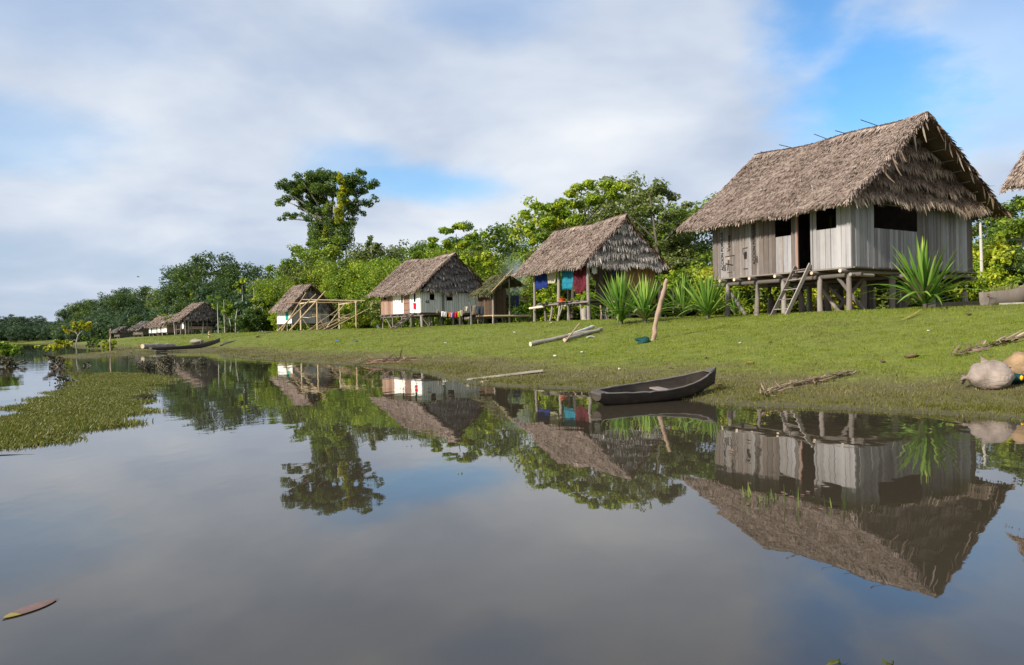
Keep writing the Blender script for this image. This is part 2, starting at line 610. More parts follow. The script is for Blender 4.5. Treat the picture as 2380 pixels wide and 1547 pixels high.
def cloth_material(name, col, fold=0.2, rough=0.9, stripe=None):
    def fn(g, out):
        pos = coords(g)
        n = g.noise(pos, 6.0, 3.0, 0.5)
        c = g.ramp(n, [(0.3, tuple(x * (1 - fold) for x in col)), (0.7, tuple(min(0.95, x * (1 + fold)) for x in col))])
        if stripe is not None:
            sep = g.add('ShaderNodeSeparateXYZ')
            g.link(pos, sep.inputs[0])
            w = g.math('SINE', g.math('MULTIPLY', sep.outputs[2], stripe[1]))
            c = g.mix(g.math('MULTIPLY', g.maprange(w, 0.55, 0.95), 0.6), c, stripe[0])
        p = g.add('ShaderNodeBsdfPrincipled')
        g.link(c, p.inputs['Base Color'])
        bp_ = g.add('ShaderNodeBump')
        bp_.inputs['Strength'].default_value = .6
        bp_.inputs['Distance'].default_value = .06
        g.link(g.noise(g.scale(pos, (7.0, 7.0, 2.0)), 1.0, 3.0, .5, .6), bp_.inputs['Height'])
        g.link(bp_.outputs[0], p.inputs['Normal'])
        p.inputs['Roughness'].default_value = rough
        p.inputs['Specular IOR Level'].default_value = 0.1
        tr = g.add('ShaderNodeBsdfTranslucent')
        g.link(c, tr.inputs[0])
        m = g.add('ShaderNodeMixShader')
        m.inputs[0].default_value = 0.25
        g.link(p.outputs[0], m.inputs[1])
        g.link(tr.outputs[0], m.inputs[2])
        g.link(m.outputs[0], out.inputs[0])
    return material(name, fn)


def plain(name, col, rough=0.8, spec=0.2, var=0.25, scale=9.0):
    def fn(g, out):
        n = g.noise(coords(g), scale, 4.0, 0.6)
        c = g.ramp(n, [(0.3, tuple(x * (1 - var) for x in col)), (0.7, tuple(min(0.95, x * (1 + var)) for x in col))])
        principled(g, out, c, rough, spec, n, 0.3, 0.01)
    return material(name, fn)


plain('weed_mud', (0.062, 0.058, 0.012), 1.0, 0.02, 0.45, 16.0)
plain('black_paint', (0.022, 0.020, 0.020), 0.8, 0.1)
plain('teal_paint', (0.01, 0.28, 0.21), 0.6)
plain('orange_plastic', (0.75, 0.13, 0.03), 0.4, 0.4, 0.1)
plain('net_green', (0.006, 0.045, 0.04), 0.7, 0.2, 0.5, 30.0)
plain('white_plastic', (0.72, 0.72, 0.70), 0.5, 0.3, 0.1)
plain('blue_plastic', (0.05, 0.16, 0.34), 0.5, 0.3, 0.2)
plain('wire', (0.10, 0.14, 0.12), 0.6)
plain('tarp_blue', (0.13, 0.19, 0.30), 0.6, 0.2, 0.15)
plain('debris_brown', (0.17, 0.105, 0.07), 0.9, 0.1, 0.5, 6.0)
plain('dry_frond', (0.25, 0.18, 0.13), 0.8, 0.2, 0.5, 7.0)
plain('float_leaf', (0.15, 0.085, 0.068), 0.5, 0.3, 0.35, 8.0)
plain('float_leaf_tip', (0.26, 0.20, 0.04), 0.5, 0.3, 0.25, 10.0)
plain('red_leaf', (0.30, 0.10, 0.06), 0.5, 0.3, 0.3, 10.0)
plain('yellow_paint', (0.85, 0.42, 0.01), 0.5)
plain('bird_black', (0.02, 0.02, 0.02), 0.8)


def sack_fn(col):
    def fn(g, out):
        pos = coords(g)
        n = g.noise(pos, 3.0, 4.0, 0.6)
        w = g.noise(g.scale(pos, (60, 60, 60)), 1.0, 2.0, 0.5)
        fold = g.noise(g.scale(pos, (5.0, 9.0, 9.0)), 1.0, 4.0, 0.6, 1.2)
        sep = g.add('ShaderNodeSeparateXYZ')
        g.link(pos, sep.inputs[0])
        c = g.ramp(n, [(0.3, tuple(x * .55 for x in col)), (0.6, col), (0.8, tuple(min(.9, x * 1.25) for x in col))])
        mud = g.math('MULTIPLY', g.maprange(g.math('ADD', sep.outputs[2], g.math('MULTIPLY', n, .25)), .30, .08), .7)
        c = g.mix(mud, c, (0.07, 0.055, 0.035))
        h = g.math('ADD', g.math('MULTIPLY', fold, 1.0), g.math('MULTIPLY', w, .06))
        principled(g, out, c, 0.75, 0.25, h, 0.55, 0.06)
    return fn


material('sack_grey', sack_fn((0.33, 0.265, 0.225)))
material('sack_tan', sack_fn((0.36, 0.235, 0.13)))

# ------------------------------------------------------------------ shoreline and terrain
SHORE = [(300, -600), (60, -110), (26, -34), (15, -10), (9.6, 3.0), (7.6, 7.3), (6.2, 9.6), (5.0, 10.8), (4.0, 11.5), (3.3, 12.0), (3.05, 12.5), (2.95, 13.2), (2.5, 14.4), (1.7, 15.6),
         (0.2, 16.6), (-0.9, 17.8), (-1.9, 20.6), (-2.7, 23.6), (-4.1, 27.3), (-7.0, 31.6), (-10.8, 37.0), (-14.6, 43.0), (-18.2, 49.8), (-21.4, 56.6),
         (-24.2, 65.0), (-27.2, 70.0), (-30.0, 67.5), (-28.9, 61.0), (-28.0, 56.0), (-30.6, 53.3), (-33.4, 55.5), (-35.2, 62.0), (-37.0, 75.0), (-46.0, 92.0), (-58.0, 104.0),
         (-78.0, 138.0), (-108.0, 186.0), (-150.0, 262.0), (-196.0, 345.0), (-236.0, 405.0), (-330.0, 418.0), (-600.0, 430.0), (-6000.0, 500.0)]


def chaikin(p, it=2):
    p = [np.array(q, float) for q in p]
    for _ in range(it):
        q = [p[0]]
        for a, b in zip(p[:-1], p[1:]):
            q += [a * .75 + b * .25, a * .25 + b * .75]
        q.append(p[-1])
        p = q
    return np.array(p)


SH = chaikin(SHORE, 2)
LAND = np.concatenate([SH, np.array([(-6000, 9000), (9000, 9000), (9000, -600)])])


def shore_dist(x, y):
    """signed distance to the shoreline, positive on land"""
    x, y = np.asarray(x, float).ravel(), np.asarray(y, float).ravel()
    best = np.full(len(x), 1e9)
    A, B = SH[:-1], SH[1:]
    for a, b in zip(A, B):
        ab = b - a
        L2 = ab @ ab
        t = np.clip(((x - a[0]) * ab[0] + (y - a[1]) * ab[1]) / L2, 0, 1)
        best = np.minimum(best, (x - a[0] - t * ab[0]) ** 2 + (y - a[1] - t * ab[1]) ** 2)
    inside = np.zeros(len(x), bool)
    n = len(LAND)
    for i in range(n):
        (x0, y0), (x1, y1) = LAND[i], LAND[(i + 1) % n]
        if y0 == y1:
            continue
        c = ((y0 > y) != (y1 > y)) & (x < (x1 - x0) * (y - y0) / (y1 - y0) + x0)
        inside ^= c
    return np.where(inside, 1, -1) * np.sqrt(best)


PROFILE_S = [-60, -20, -6, -1.2, 0, 0.5, 2.5, 6, 10, 13.5, 16.5, 22, 40, 90, 400]
PROFILE_Z = [-4, -2.2, -.9, -.14, 0, .05, .20, .58, 1.10, 1.52, 1.76, 1.88, 1.98, 2.1, 2.4]


def ground_z(x, y, s=None):
    x, y = np.asarray(x, float).ravel(), np.asarray(y, float).ravel()
    if s is None:
        s = shore_dist(x, y)
    z = np.interp(s, PROFILE_S, PROFILE_Z)
    wv = (np.sin(x * .9 + y * .35) + np.sin(x * .4 - y * .8 + 2) + .6 * np.sin(x * 2.1 + y * 1.3 + 1) + .5 * np.sin(y * 2.3 - x * .9)) * .016
    return z + wv * np.clip(s / 4.0, 0, 1)


def gz(x, y):
    return float(ground_z([x], [y])[0])


def on_ground(px, py, d0=6.0, d1=400.0):
    """first terrain point along the ray through (px, py)"""
    ds = np.exp(np.linspace(math.log(d0), math.log(d1), 900))
    pts = np.array([at(px, py, d) for d in ds])
    h = np.maximum(ground_z(pts[:, 0], pts[:, 1]), 0.0)
    k = np.nonzero(pts[:, 2] <= h)[0]
    i = int(k[0]) if len(k) else len(ds) - 1
    p = pts[i]
    return Vector((p[0], p[1], h[i]))


def build_ground():
    def axis(dense0, dense1, step, lo, hi):
        a = list(np.arange(dense0, dense1, step))
        x, st = dense1, step
        while x < hi:
            a.append(x); st *= 1.13; x += st
        a.append(hi)
        x, st = dense0, step
        pre = []
        while True:
            st *= 1.13; x -= st
            if x <= lo:
                break
            pre.append(x)
        pre.append(lo)
        return np.array(pre[::-1] + a)
    xs = axis(-38, 28, 0.33, -5900, 6000)
    ys = axis(4, 76, 0.36, -590, 8000)
    X, Y = np.meshgrid(xs, ys)
    s = shore_dist(X, Y)
    z = ground_z(X.ravel(), Y.ravel(), s)
    v = np.stack([X.ravel(), Y.ravel(), z], 1)
    nx, ny = len(xs), len(ys)
    i = np.arange(nx * ny).reshape(ny, nx)
    f = np.stack([i[:-1, :-1], i[:-1, 1:], i[1:, 1:], i[1:, :-1]], -1).reshape(-1, 4)
    me = np_mesh('ground', v, f, MATS['ground'], smooth=True, shore=s)
    o = obj('ground', me)
    tag(o, 'grassy river bank rising to a flat village terrace', None, None, 'structure')


build_ground()

mb = MB().quad((-6000, -600, 0), (6000, -600, 0), (6000, 8000, 0), (-6000, 8000, 0))
tag(mb.build('river_water', MATS['river_water']), 'still grey brown river reflecting houses and clouds', None, None, 'structure')


def build_grass():
    n = 430000
    ang = rng.uniform(-0.63, 0.62, n)
    d = np.exp(rng.uniform(math.log(8.5), math.log(150), n))
    x, y = d * np.tan(ang), d
    tone = rng.normal(0, .12, n)
    tuft_h = np.ones(n)
    k, per = 42000, 10
    ta = rng.uniform(-0.63, 0.62, k)
    td = np.exp(rng.uniform(math.log(8.5), math.log(110), k))
    spread = .025 + .0014 * td
    tx = np.repeat(td * np.tan(ta), per) + rng.normal(0, 1, k * per) * np.repeat(spread, per)
    ty = np.repeat(td, per) + rng.normal(0, 1, k * per) * np.repeat(spread, per)
    x, y, d = np.concatenate([x, tx]), np.concatenate([y, ty]), np.concatenate([d, np.repeat(td, per)])
    tone = np.concatenate([tone, np.repeat(rng.normal(0, .22, k), per)])
    tuft_h = np.concatenate([tuft_h, np.repeat(rng.uniform(.8, 1.5, k), per)])
    n = len(x)
    s = shore_dist(x, y)
    keep = (s > -0.10) & (s < 34)
    # bare soil under the big house and thin muddy margin
    keep &= ~((s < 0.35) & (rng.random(n) > 0.35))
    mudn = np.sin(x * 1.1 + 1.7 * np.sin(y * .8)) * np.sin(y * 1.3 + 1.5 * np.sin(x * .9))
    keep &= ~((s < 3.5) & (mudn > .5) & (rng.random(n) < .4))
    x, y, s, d, tone, tuft_h = x[keep], y[keep], s[keep], d[keep], tone[keep], tuft_h[keep]
    clump = np.sin(x * 3.1 + 2 * np.sin(y * 1.7)) * np.sin(y * 2.7 + 2 * np.sin(x * 1.3))
    keep = (rng.random(len(x)) < 0.72 + 0.4 * clump)
    x, y, s, d, tone, tuft_h = x[keep], y[keep], s[keep], d[keep], tone[keep], tuft_h[keep]
    m = len(x)
    z = ground_z(x, y, s) - 0.01
    h = (rng.uniform(0.02, 0.055, m) + d * 0.0006) * tuft_h
    h *= np.interp(s, [0, 0.6, 2.5, 5, 40], [1.05, 1.0, 0.8, 0.85, 1.0])
    tall = rng.random(m) < 0.02
    h[tall] *= 1.8
    w = rng.uniform(0.006, 0.012, m) + d * 0.00045
    a = rng.uniform(0, 2 * math.pi, m)
    lean = rng.uniform(0.1, 0.9, m) * h
    b = rng.uniform(0, 2 * math.pi, m)
    p = np.stack([x, y, z], 1)
    side = np.stack([np.cos(a), np.sin(a), np.zeros(m)], 1) * w[:, None] * .5
    tip = p + np.stack([np.cos(b) * lean, np.sin(b) * lean, h], 1)
    v = np.stack([p - side, p + side, tip], 1).reshape(-1, 3)
    f = np.arange(3 * m).reshape(-1, 3)
    t = np.repeat(np.clip(rng.normal(0.5, 0.15, m) + tone, 0, 1), 3)
    me = np_mesh('grass', v, f, MATS['grass_blade'], tint=t, shore=np.repeat(s, 3))
    tag(obj('grass', me), 'short trampled grass covering the river bank', 'grass', None, 'stuff')


build_grass()


def build_weed_mat():
    out_px = [(-60, 1062), (0, 1048), (60, 1041), (150, 1020), (215, 1004), (272, 990), (240, 982), (300, 972), (345, 957), (318, 945), (308, 930), (345, 905), (402, 886),
              (385, 876), (330, 869), (270, 866), (215, 870), (190, 884), (178, 897), (140, 912), (90, 928), (40, 952), (0, 975), (-60, 1000)]
    P = np.array([on_water(*q)[:2] for q in out_px])
    P2 = chaikin(np.concatenate([P, P[:1]]), 1)[:-1]
    lo, hi = P2.min(0), P2.max(0)

    def inside(x, y):
        r = np.zeros(len(x), bool)
        for i in range(len(P2)):
            (x0, y0), (x1, y1) = P2[i], P2[(i + 1) % len(P2)]
            r ^= ((y0 > y) != (y1 > y)) & (x < (x1 - x0) * (y - y0) / (y1 - y0 + 1e-12) + x0)
        return r
    n = 700000
    x, y = rng.uniform(lo[0] - .4, hi[0] + .4, n), rng.uniform(lo[1] - .4, hi[1] + .4, n)
    jx = x + .22 * np.sin(y * 3.3) + rng.normal(0, .10, n)
    jy = y + .22 * np.sin(x * 4.1 + 1) + rng.normal(0, .12, n)
    k = inside(jx, jy) & (rng.random(n) < 0.62 + 0.3 * np.sin(x * 2.3 + np.sin(y * 1.9)) * np.sin(y * 1.4))
    x, y = x[k], y[k]
    k = rng.random(len(x)) < np.clip(14.0 / y, 0.3, 1.0) * 1.0
    x, y = x[k], y[k]
    m = len(x)
    h = rng.uniform(0.025, 0.072, m) * (0.8 + 0.35 * np.sin(x * .9) * np.sin(y * .7))
    o = np.stack([x, y, np.full(m, -0.01)], 1)
    a = rng.uniform(0, 2 * math.pi, m)
    ln = rng.uniform(0.15, 0.9, m)
    d = np.stack([np.cos(a) * ln, np.sin(a) * ln, np.ones(m)], 1)
    b = a + rng.normal(math.pi / 2, .6, m)
    nn = np.stack([np.cos(b), np.sin(b), np.full(m, .3)], 1)
    v, f, idx = strips(o, d, nn, h, rng.uniform(.006, .015, m) + y * .0003, 0.3, (0.5, 1.0, 0.15))
    t = np.clip(rng.normal(.5, .25, m), 0, 1)[idx]
    me = np_mesh('floating_weed', v, f, MATS['mat_leaf'], tint=t)
    tag(obj('floating_weed', me), 'olive green mat of floating weeds spreading over the water', 'water weeds', None, 'stuff')
    # the sodden root layer that carries it
    xs, ys = np.meshgrid(np.linspace(lo[0], hi[0], 90), np.linspace(lo[1], hi[1], 150))
    ins = inside(xs.ravel() + .2 * np.sin(ys.ravel() * 3.3), ys.ravel() + .2 * np.sin(xs.ravel() * 4.1 + 1)).reshape(xs.shape)
    v, f, cnt = [], [], 0
    dx, dy = (hi[0] - lo[0]) / 89, (hi[1] - lo[1]) / 149
    i = np.arange(xs.size).reshape(xs.shape)
    okc = ins[:-1, :-1] & ins[:-1, 1:] & ins[1:, 1:] & ins[1:, :-1]
    f = np.stack([i[:-1, :-1], i[:-1, 1:], i[1:, 1:], i[1:, :-1]], -1)[okc]
    zz = 0.006 + 0.010 * np.sin(xs * 5) * np.sin(ys * 4)
    me = np_mesh('weed_roots', np.stack([xs.ravel(), ys.ravel(), zz.ravel()], 1), f.reshape(-1, 4), MATS['weed_mud'], smooth=True)
    r = obj('weed_roots', me)
    r.parent = bpy.data.objects['floating_weed']
    r['kind'] = 'stuff'


build_weed_mat()

# ------------------------------------------------------------------ roofs, walls and houses


def wobble(y, u, seed):
    return 0.05 * math.sin(y * 1.3 + seed) + 0.035 * math.sin(y * 2.9 + u * 4 + seed * 2) + 0.03 * math.sin(u * 7 + y * .7 + seed)


def roof_slope(parent, name, xe, ze, xr, zr, y0, y1, sag, density, slen, swid, mat, seed, thick=0.16, fringe=True, visible=True, verge=True):
    """one thatched slope from the eave line (xe, ze) up to the ridge (xr, zr)"""
    r = np.random.default_rng(seed)
    E, R = np.array([xe, 0, ze]), np.array([xr, 0, zr])
    up = R - E
    SL = np.linalg.norm(up)
    up = up / SL
    sgn = 1.0 if xr > xe else -1.0
    n = np.array([-up[2] * sgn, 0, up[0] * sgn]) * 1.0
    if n[2] < 0:
        n = -n

    def surf(u, y):
        t = np.clip((y - y0) / (y1 - y0), 0, 1)
        p = E[None, :] + up[None, :] * (u * SL)[:, None]
        p = np.stack([p[:, 0], y, p[:, 2]], 1)
        p[:, 2] -= sag * 4 * t * (1 - t) * (0.3 + 0.7 * u)
        w = .05 * np.sin(y * 1.3 + seed) + .035 * np.sin(y * 2.9 + u * 4 + seed * 2) + .03 * np.sin(u * 7 + y * .7 + seed)
        return p + n[None, :] * w[:, None]
    # the packed layer underneath
    nu, ny = 8, 14
    U, Yg = np.meshgrid(np.linspace(0.0, 1.0, nu), np.linspace(y0 + .05, y1 - .05, ny))
    top = surf(U.ravel(), Yg.ravel()) - n * .03
    bot = top - n * thick
    i = np.arange(nu * ny).reshape(ny, nu)
    f1 = np.stack([i[:-1, :-1], i[:-1, 1:], i[1:, 1:], i[1:, :-1]], -1).reshape(-1, 4)
    N0 = nu * ny
    edge = []
    for (a, b) in [(i[0, k], i[0, k + 1]) for k in range(nu - 1)] + [(i[-1, k + 1], i[-1, k]) for k in range(nu - 1)] + \
                  [(i[k + 1, 0], i[k, 0]) for k in range(ny - 1)] + [(i[k, -1], i[k + 1, -1]) for k in range(ny - 1)]:
        edge.append((a, a + N0, b + N0, b))
    f = np.concatenate([f1, f1[:, ::-1] + N0, np.array(edge)])
    me = np_mesh(name, np.concatenate([top, bot]), f, mat, tint=np.full(2 * N0, .22))
    base = obj(name, me, parent)
    # leaflets
    area = SL * (y1 - y0)
    m = int(area * density)
    u = r.random(m)
    y = r.uniform(y0, y1, m)
    # faint courses
    u = np.clip(u + .012 * np.sin(u * SL * 2 * math.pi / 0.55), 0.02, 1)
    o = surf(u, y) + n * r.uniform(-.02, .035, m)[:, None]
    d = -up[None, :] + np.stack([np.zeros(m), r.normal(0, .33, m), np.zeros(m)], 1) + n[None, :] * r.normal(.02, .08, m)[:, None]
    nn = n[None, :] + r.normal(0, .35, (m, 3))
    L = slen * r.uniform(.6, 1.3, m)
    L = np.minimum(L, u * SL + slen * .55)
    W = swid * r.uniform(.6, 1.4, m)
    T = np.clip(r.normal(.5, .14, m), 0, 1)
    parts = [(o, d, nn, L, W, r.normal(-.04, .09, m), T)]
    if fringe:
        m = int((y1 - y0) * density ** .5 * 7)
        y = r.uniform(y0 - .05, y1 + .05, m)
        o = surf(r.uniform(0.0, .05, m), y) - n * r.uniform(-.02, .12, m)[:, None]
        d = -up[None, :] * .8 + np.stack([np.zeros(m), r.normal(0, .22, m), r.uniform(-.9, -.2, m)], 1)
        parts.append((o, d, n[None, :] + r.normal(0, .4, (m, 3)), slen * r.uniform(.35, .9, m), swid * r.uniform(.8, 1.5, m), r.normal(-.1, .15, m), np.clip(r.normal(.68, .2, m), 0, 1)))
    if verge:
        for (ye, sg) in ((y0, -1.0), (y1, 1.0)):
            m = int(SL * density ** .5 * 4)
            u = r.random(m)
            o = surf(u, np.full(m, ye)) - n * r.uniform(-.02, thick, m)[:, None]
            d = -up[None, :] * r.uniform(.6, 1.0, m)[:, None] + np.stack([np.zeros(m), sg * r.uniform(.05, .55, m), r.uniform(-.6, 0, m)], 1)
            parts.append((o, d, n[None, :] + r.normal(0, .4, (m, 3)), slen * r.uniform(.5, 1.2, m), swid * r.uniform(.7, 1.5, m), r.normal(-.1, .2, m), np.clip(r.normal(.45, .22, m), 0, 1)))
    vs, fs, ts, b = [], [], [], 0
    for (o, d, nn, L, W, bd, T) in parts:
        v, f, idx = strips(o, d, nn, L, W, bd)
        vs.append(v); fs.append(f + b); ts.append(T[idx]); b += len(v)
    me = np_mesh('palm_thatch', np.concatenate(vs), np.concatenate(fs), mat, tint=np.concatenate(ts))
    th = obj('palm_thatch', me, base)
    th['kind'] = 'stuff'
    return base


def ridge_cap(parent, xr, zr, y0, y1, sag, slopes, density, slen, swid, mat, seed):
    r = np.random.default_rng(seed)
    m = int((y1 - y0) * density)
    y = r.uniform(y0, y1, m)
    t = (y - y0) / (y1 - y0)
    z = zr - sag * 4 * t * (1 - t) + .06 + .05 * np.sin(y * 1.3 + seed)
    sg = np.where(r.random(m) < .5, -1.0, 1.0)
    sl = np.where(sg < 0, slopes[0], slopes[1])
    o = np.stack([np.full(m, xr) - sg * .06, y, z + r.uniform(0, .05, m)], 1)
    d = np.stack([sg, r.normal(0, .25, m), -sl * .95], 1)
    nn = np.stack([sg * sl, np.zeros(m), np.ones(m)], 1) + r.normal(0, .2, (m, 3))
    v, f, idx = strips(o, d, nn, slen * r.uniform(.6, 1.3, m), swid * r.uniform(.8, 1.5, m), r.normal(-.08, .08, m))
    T = np.clip(r.normal(.66, .16, m), 0, 1)[idx]
    o2 = obj('ridge_cap', np_mesh('ridge_cap', v, f, mat, tint=T), parent)
    o2['kind'] = 'stuff'


def gable_thatch(parent, x0, x1, xr, zb, zt, yb, yt, courses, per_m, slen, swid, mat, seed, slant=0.12, course_shade=.3):
    """thatched triangle of a gable in overlapping courses; (x0, x1) its foot, (xr, zt) its peak"""
    r = np.random.default_rng(seed)
    mb = MB().poly_prism([(x0, yb + .05, zb), (x1, yb + .05, zb), (xr, yt + .05, zt)], (0, .08, 0))
    me = mb.mesh('gable_thatch', mat)
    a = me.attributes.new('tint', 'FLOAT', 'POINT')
    a.data.foreach_set('value', np.full(len(me.vertices), .0, dtype=np.float32))  # backing coloured darkest, so the gaps between courses read as shaded
    base = obj('gable_thatch', me, parent)
    vs, fs, ts, b = [], [], [], 0
    H = zt - zb
    for c in range(courses):
        c0, c1 = c / courses, (c + 1) / courses
        z0 = zb + H * c0
        xl, xh = x0 + (xr - x0) * c0, x1 + (xr - x1) * c0
        wdt = xh - xl
        tone = r.normal(0, .11)
        slant_c = slant + r.normal(0, .14)
        m = int(wdt * per_m * (1.25 if c == 0 else 1.0))
        q = r.random(m)
        x = xl + wdt * q
        wave = .09 * np.sin(x * 1.7 + c * 2.1 + seed) + .05 * np.sin(x * 4.3 + c)
        rise = r.beta(1.5, 1.3, m) * (H / courses) * 1.15 + .06
        z = z0 + rise + wave * 1.3
        frac = np.clip((z - zb) / H, 0, .98)
        lim0, lim1 = x0 + (xr - x0) * frac, x1 + (xr - x1) * frac
        k = (x > lim0 - .05) & (x < lim1 + .05)
        x, z, frac, rise = x[k], z[k], frac[k], rise[k]
        m = len(x)
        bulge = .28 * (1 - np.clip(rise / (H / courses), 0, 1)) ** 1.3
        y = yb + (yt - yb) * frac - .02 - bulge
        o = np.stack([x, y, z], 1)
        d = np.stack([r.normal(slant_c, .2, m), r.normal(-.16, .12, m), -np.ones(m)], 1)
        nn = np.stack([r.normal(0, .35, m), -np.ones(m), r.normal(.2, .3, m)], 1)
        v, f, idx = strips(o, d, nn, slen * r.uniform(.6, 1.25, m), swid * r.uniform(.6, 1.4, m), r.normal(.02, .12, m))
        T = np.clip(r.normal(.5 - .42 * course_shade, .15, m) + tone * .7 + course_shade * np.exp(-np.maximum(rise - .06, 0) / (H / courses * .42)), 0, 1)[idx]  # shading between courses put into the tint: dark above, lighter at the lower ends
        vs.append(v); fs.append(f + b); ts.append(T); b += len(v)
    o2 = obj('palm_thatch', np_mesh('palm_thatch', np.concatenate(vs), np.concatenate(fs), mat, tint=np.concatenate(ts)), base)
    o2['kind'] = 'stuff'
    return base


def plank_wall(parent, axis, fixed, s0, s1, z0, z1, holes, width, mats, seed, thick=0.025, outward=-1, jitter=0.02, bottom=0.03, gap=0.012):
    """upright boards along one wall; holes = (s0, s1, z0, z1)"""
    r = random.Random(seed)
    marks = sorted({s0, s1} | {h[0] for h in holes} | {h[1] for h in holes})
    cuts = []
    for a, b in zip(marks[:-1], marks[1:]):
        k = max(1, round((b - a) / width))
        ws = [r.uniform(.7, 1.3) for _ in range(k)]
        t = a
        for w in ws:
            n2 = t + w * (b - a) / sum(ws)
            cuts.append((t, n2))
            t = n2
    for (a, b) in cuts:
        mid = (a + b) / 2
        spans = [(z0 - r.uniform(0, bottom), z1)]
        for h in holes:
            if h[0] <= mid <= h[1]:
                new = []
                for (p, q) in spans:
                    if h[2] > p:
                        new.append((p, min(q, h[2])))
                    if h[3] < q:
                        new.append((max(p, h[3]), q))
                spans = new
        m = mats(mid, r) if callable(mats) else r.choice(mats)
        for (p, q) in spans:
            if q - p < .05:
                continue
            off = outward * (thick * .5 + r.uniform(0, jitter))
            wd = max(b - a - gap, .03)
            if axis == 'x':
                c, sz = (mid, fixed + off, (p + q) / 2), (wd, thick, q - p)
            else:
                c, sz = (fixed + off, mid, (p + q) / 2), (thick, wd, q - p)
            me = MB().box((0, 0, 0), sz, Matrix.Rotation(r.gauss(0, .004), 3, 'Y' if axis == 'x' else 'X')).mesh('plank', MATS[m])
            obj('plank', me, parent, c)


def ladder(parent, foot0, foot1, top0, top1, n, mat, wide=0.12):
    lad = empty('ladder', (0, 0, 0))
    lad.parent = parent
    f0, f1, t0, t1 = map(Vector, (foot0, foot1, top0, top1))
    side = (f1 - f0).normalized()
    for (a, b) in ((f0, t0), (f1, t1)):
        MB().bar(a, b, .045, wide, up=side.cross(b - a)).build('rail', mat, lad)
    for i in range(n):
        t = (i + .7) / (n + .15)
        MB().bar(f0.lerp(t0, t), f1.lerp(t1, t), .11, .03).build('rung', mat, lad)
    return lad


def house_root(name, label, px, py, depth, theta, zg=None, group='thatched stilt houses along the bank'):
    p = at(px, py, depth)
    z = gz(p.x, p.y) if zg is None else zg
    return empty(name, (p.x, p.y, z), theta, label, 'house', group), z


def stilt(parent, x, y, z0, z1, r, mat, lean=(0, 0), n=8, name='stilt', seed=0):
    q = random.Random(seed + int(x * 100) + int(y * 37))
    mid = (x + lean[0] * .5 + q.gauss(0, .025), y + lean[1] * .5 + q.gauss(0, .025), (z0 + z1) / 2)
    return MB().tube([(x + lean[0], y + lean[1], z0), mid, (x, y, z1)], [r * 1.12, r, r * .95], n).build(name, mat, parent)


def text_mesh(body, size, mat, name='lettering'):
    cu = bpy.data.curves.new(name, 'FONT')
    cu.body = body
    cu.size = size
    cu.extrude = 0.001
    cu.offset = size * 0.012
    tmp = bpy.data.objects.new('tmp_text', cu)
    COL.objects.link(tmp)
    dg = bpy.context.evaluated_depsgraph_get()
    me = bpy.data.meshes.new_from_object(tmp.evaluated_get(dg))
    bpy.data.objects.remove(tmp)
    bpy.data.curves.remove(cu)
    me.name = name
    me.materials.clear()
    me.materials.append(mat)
    return me


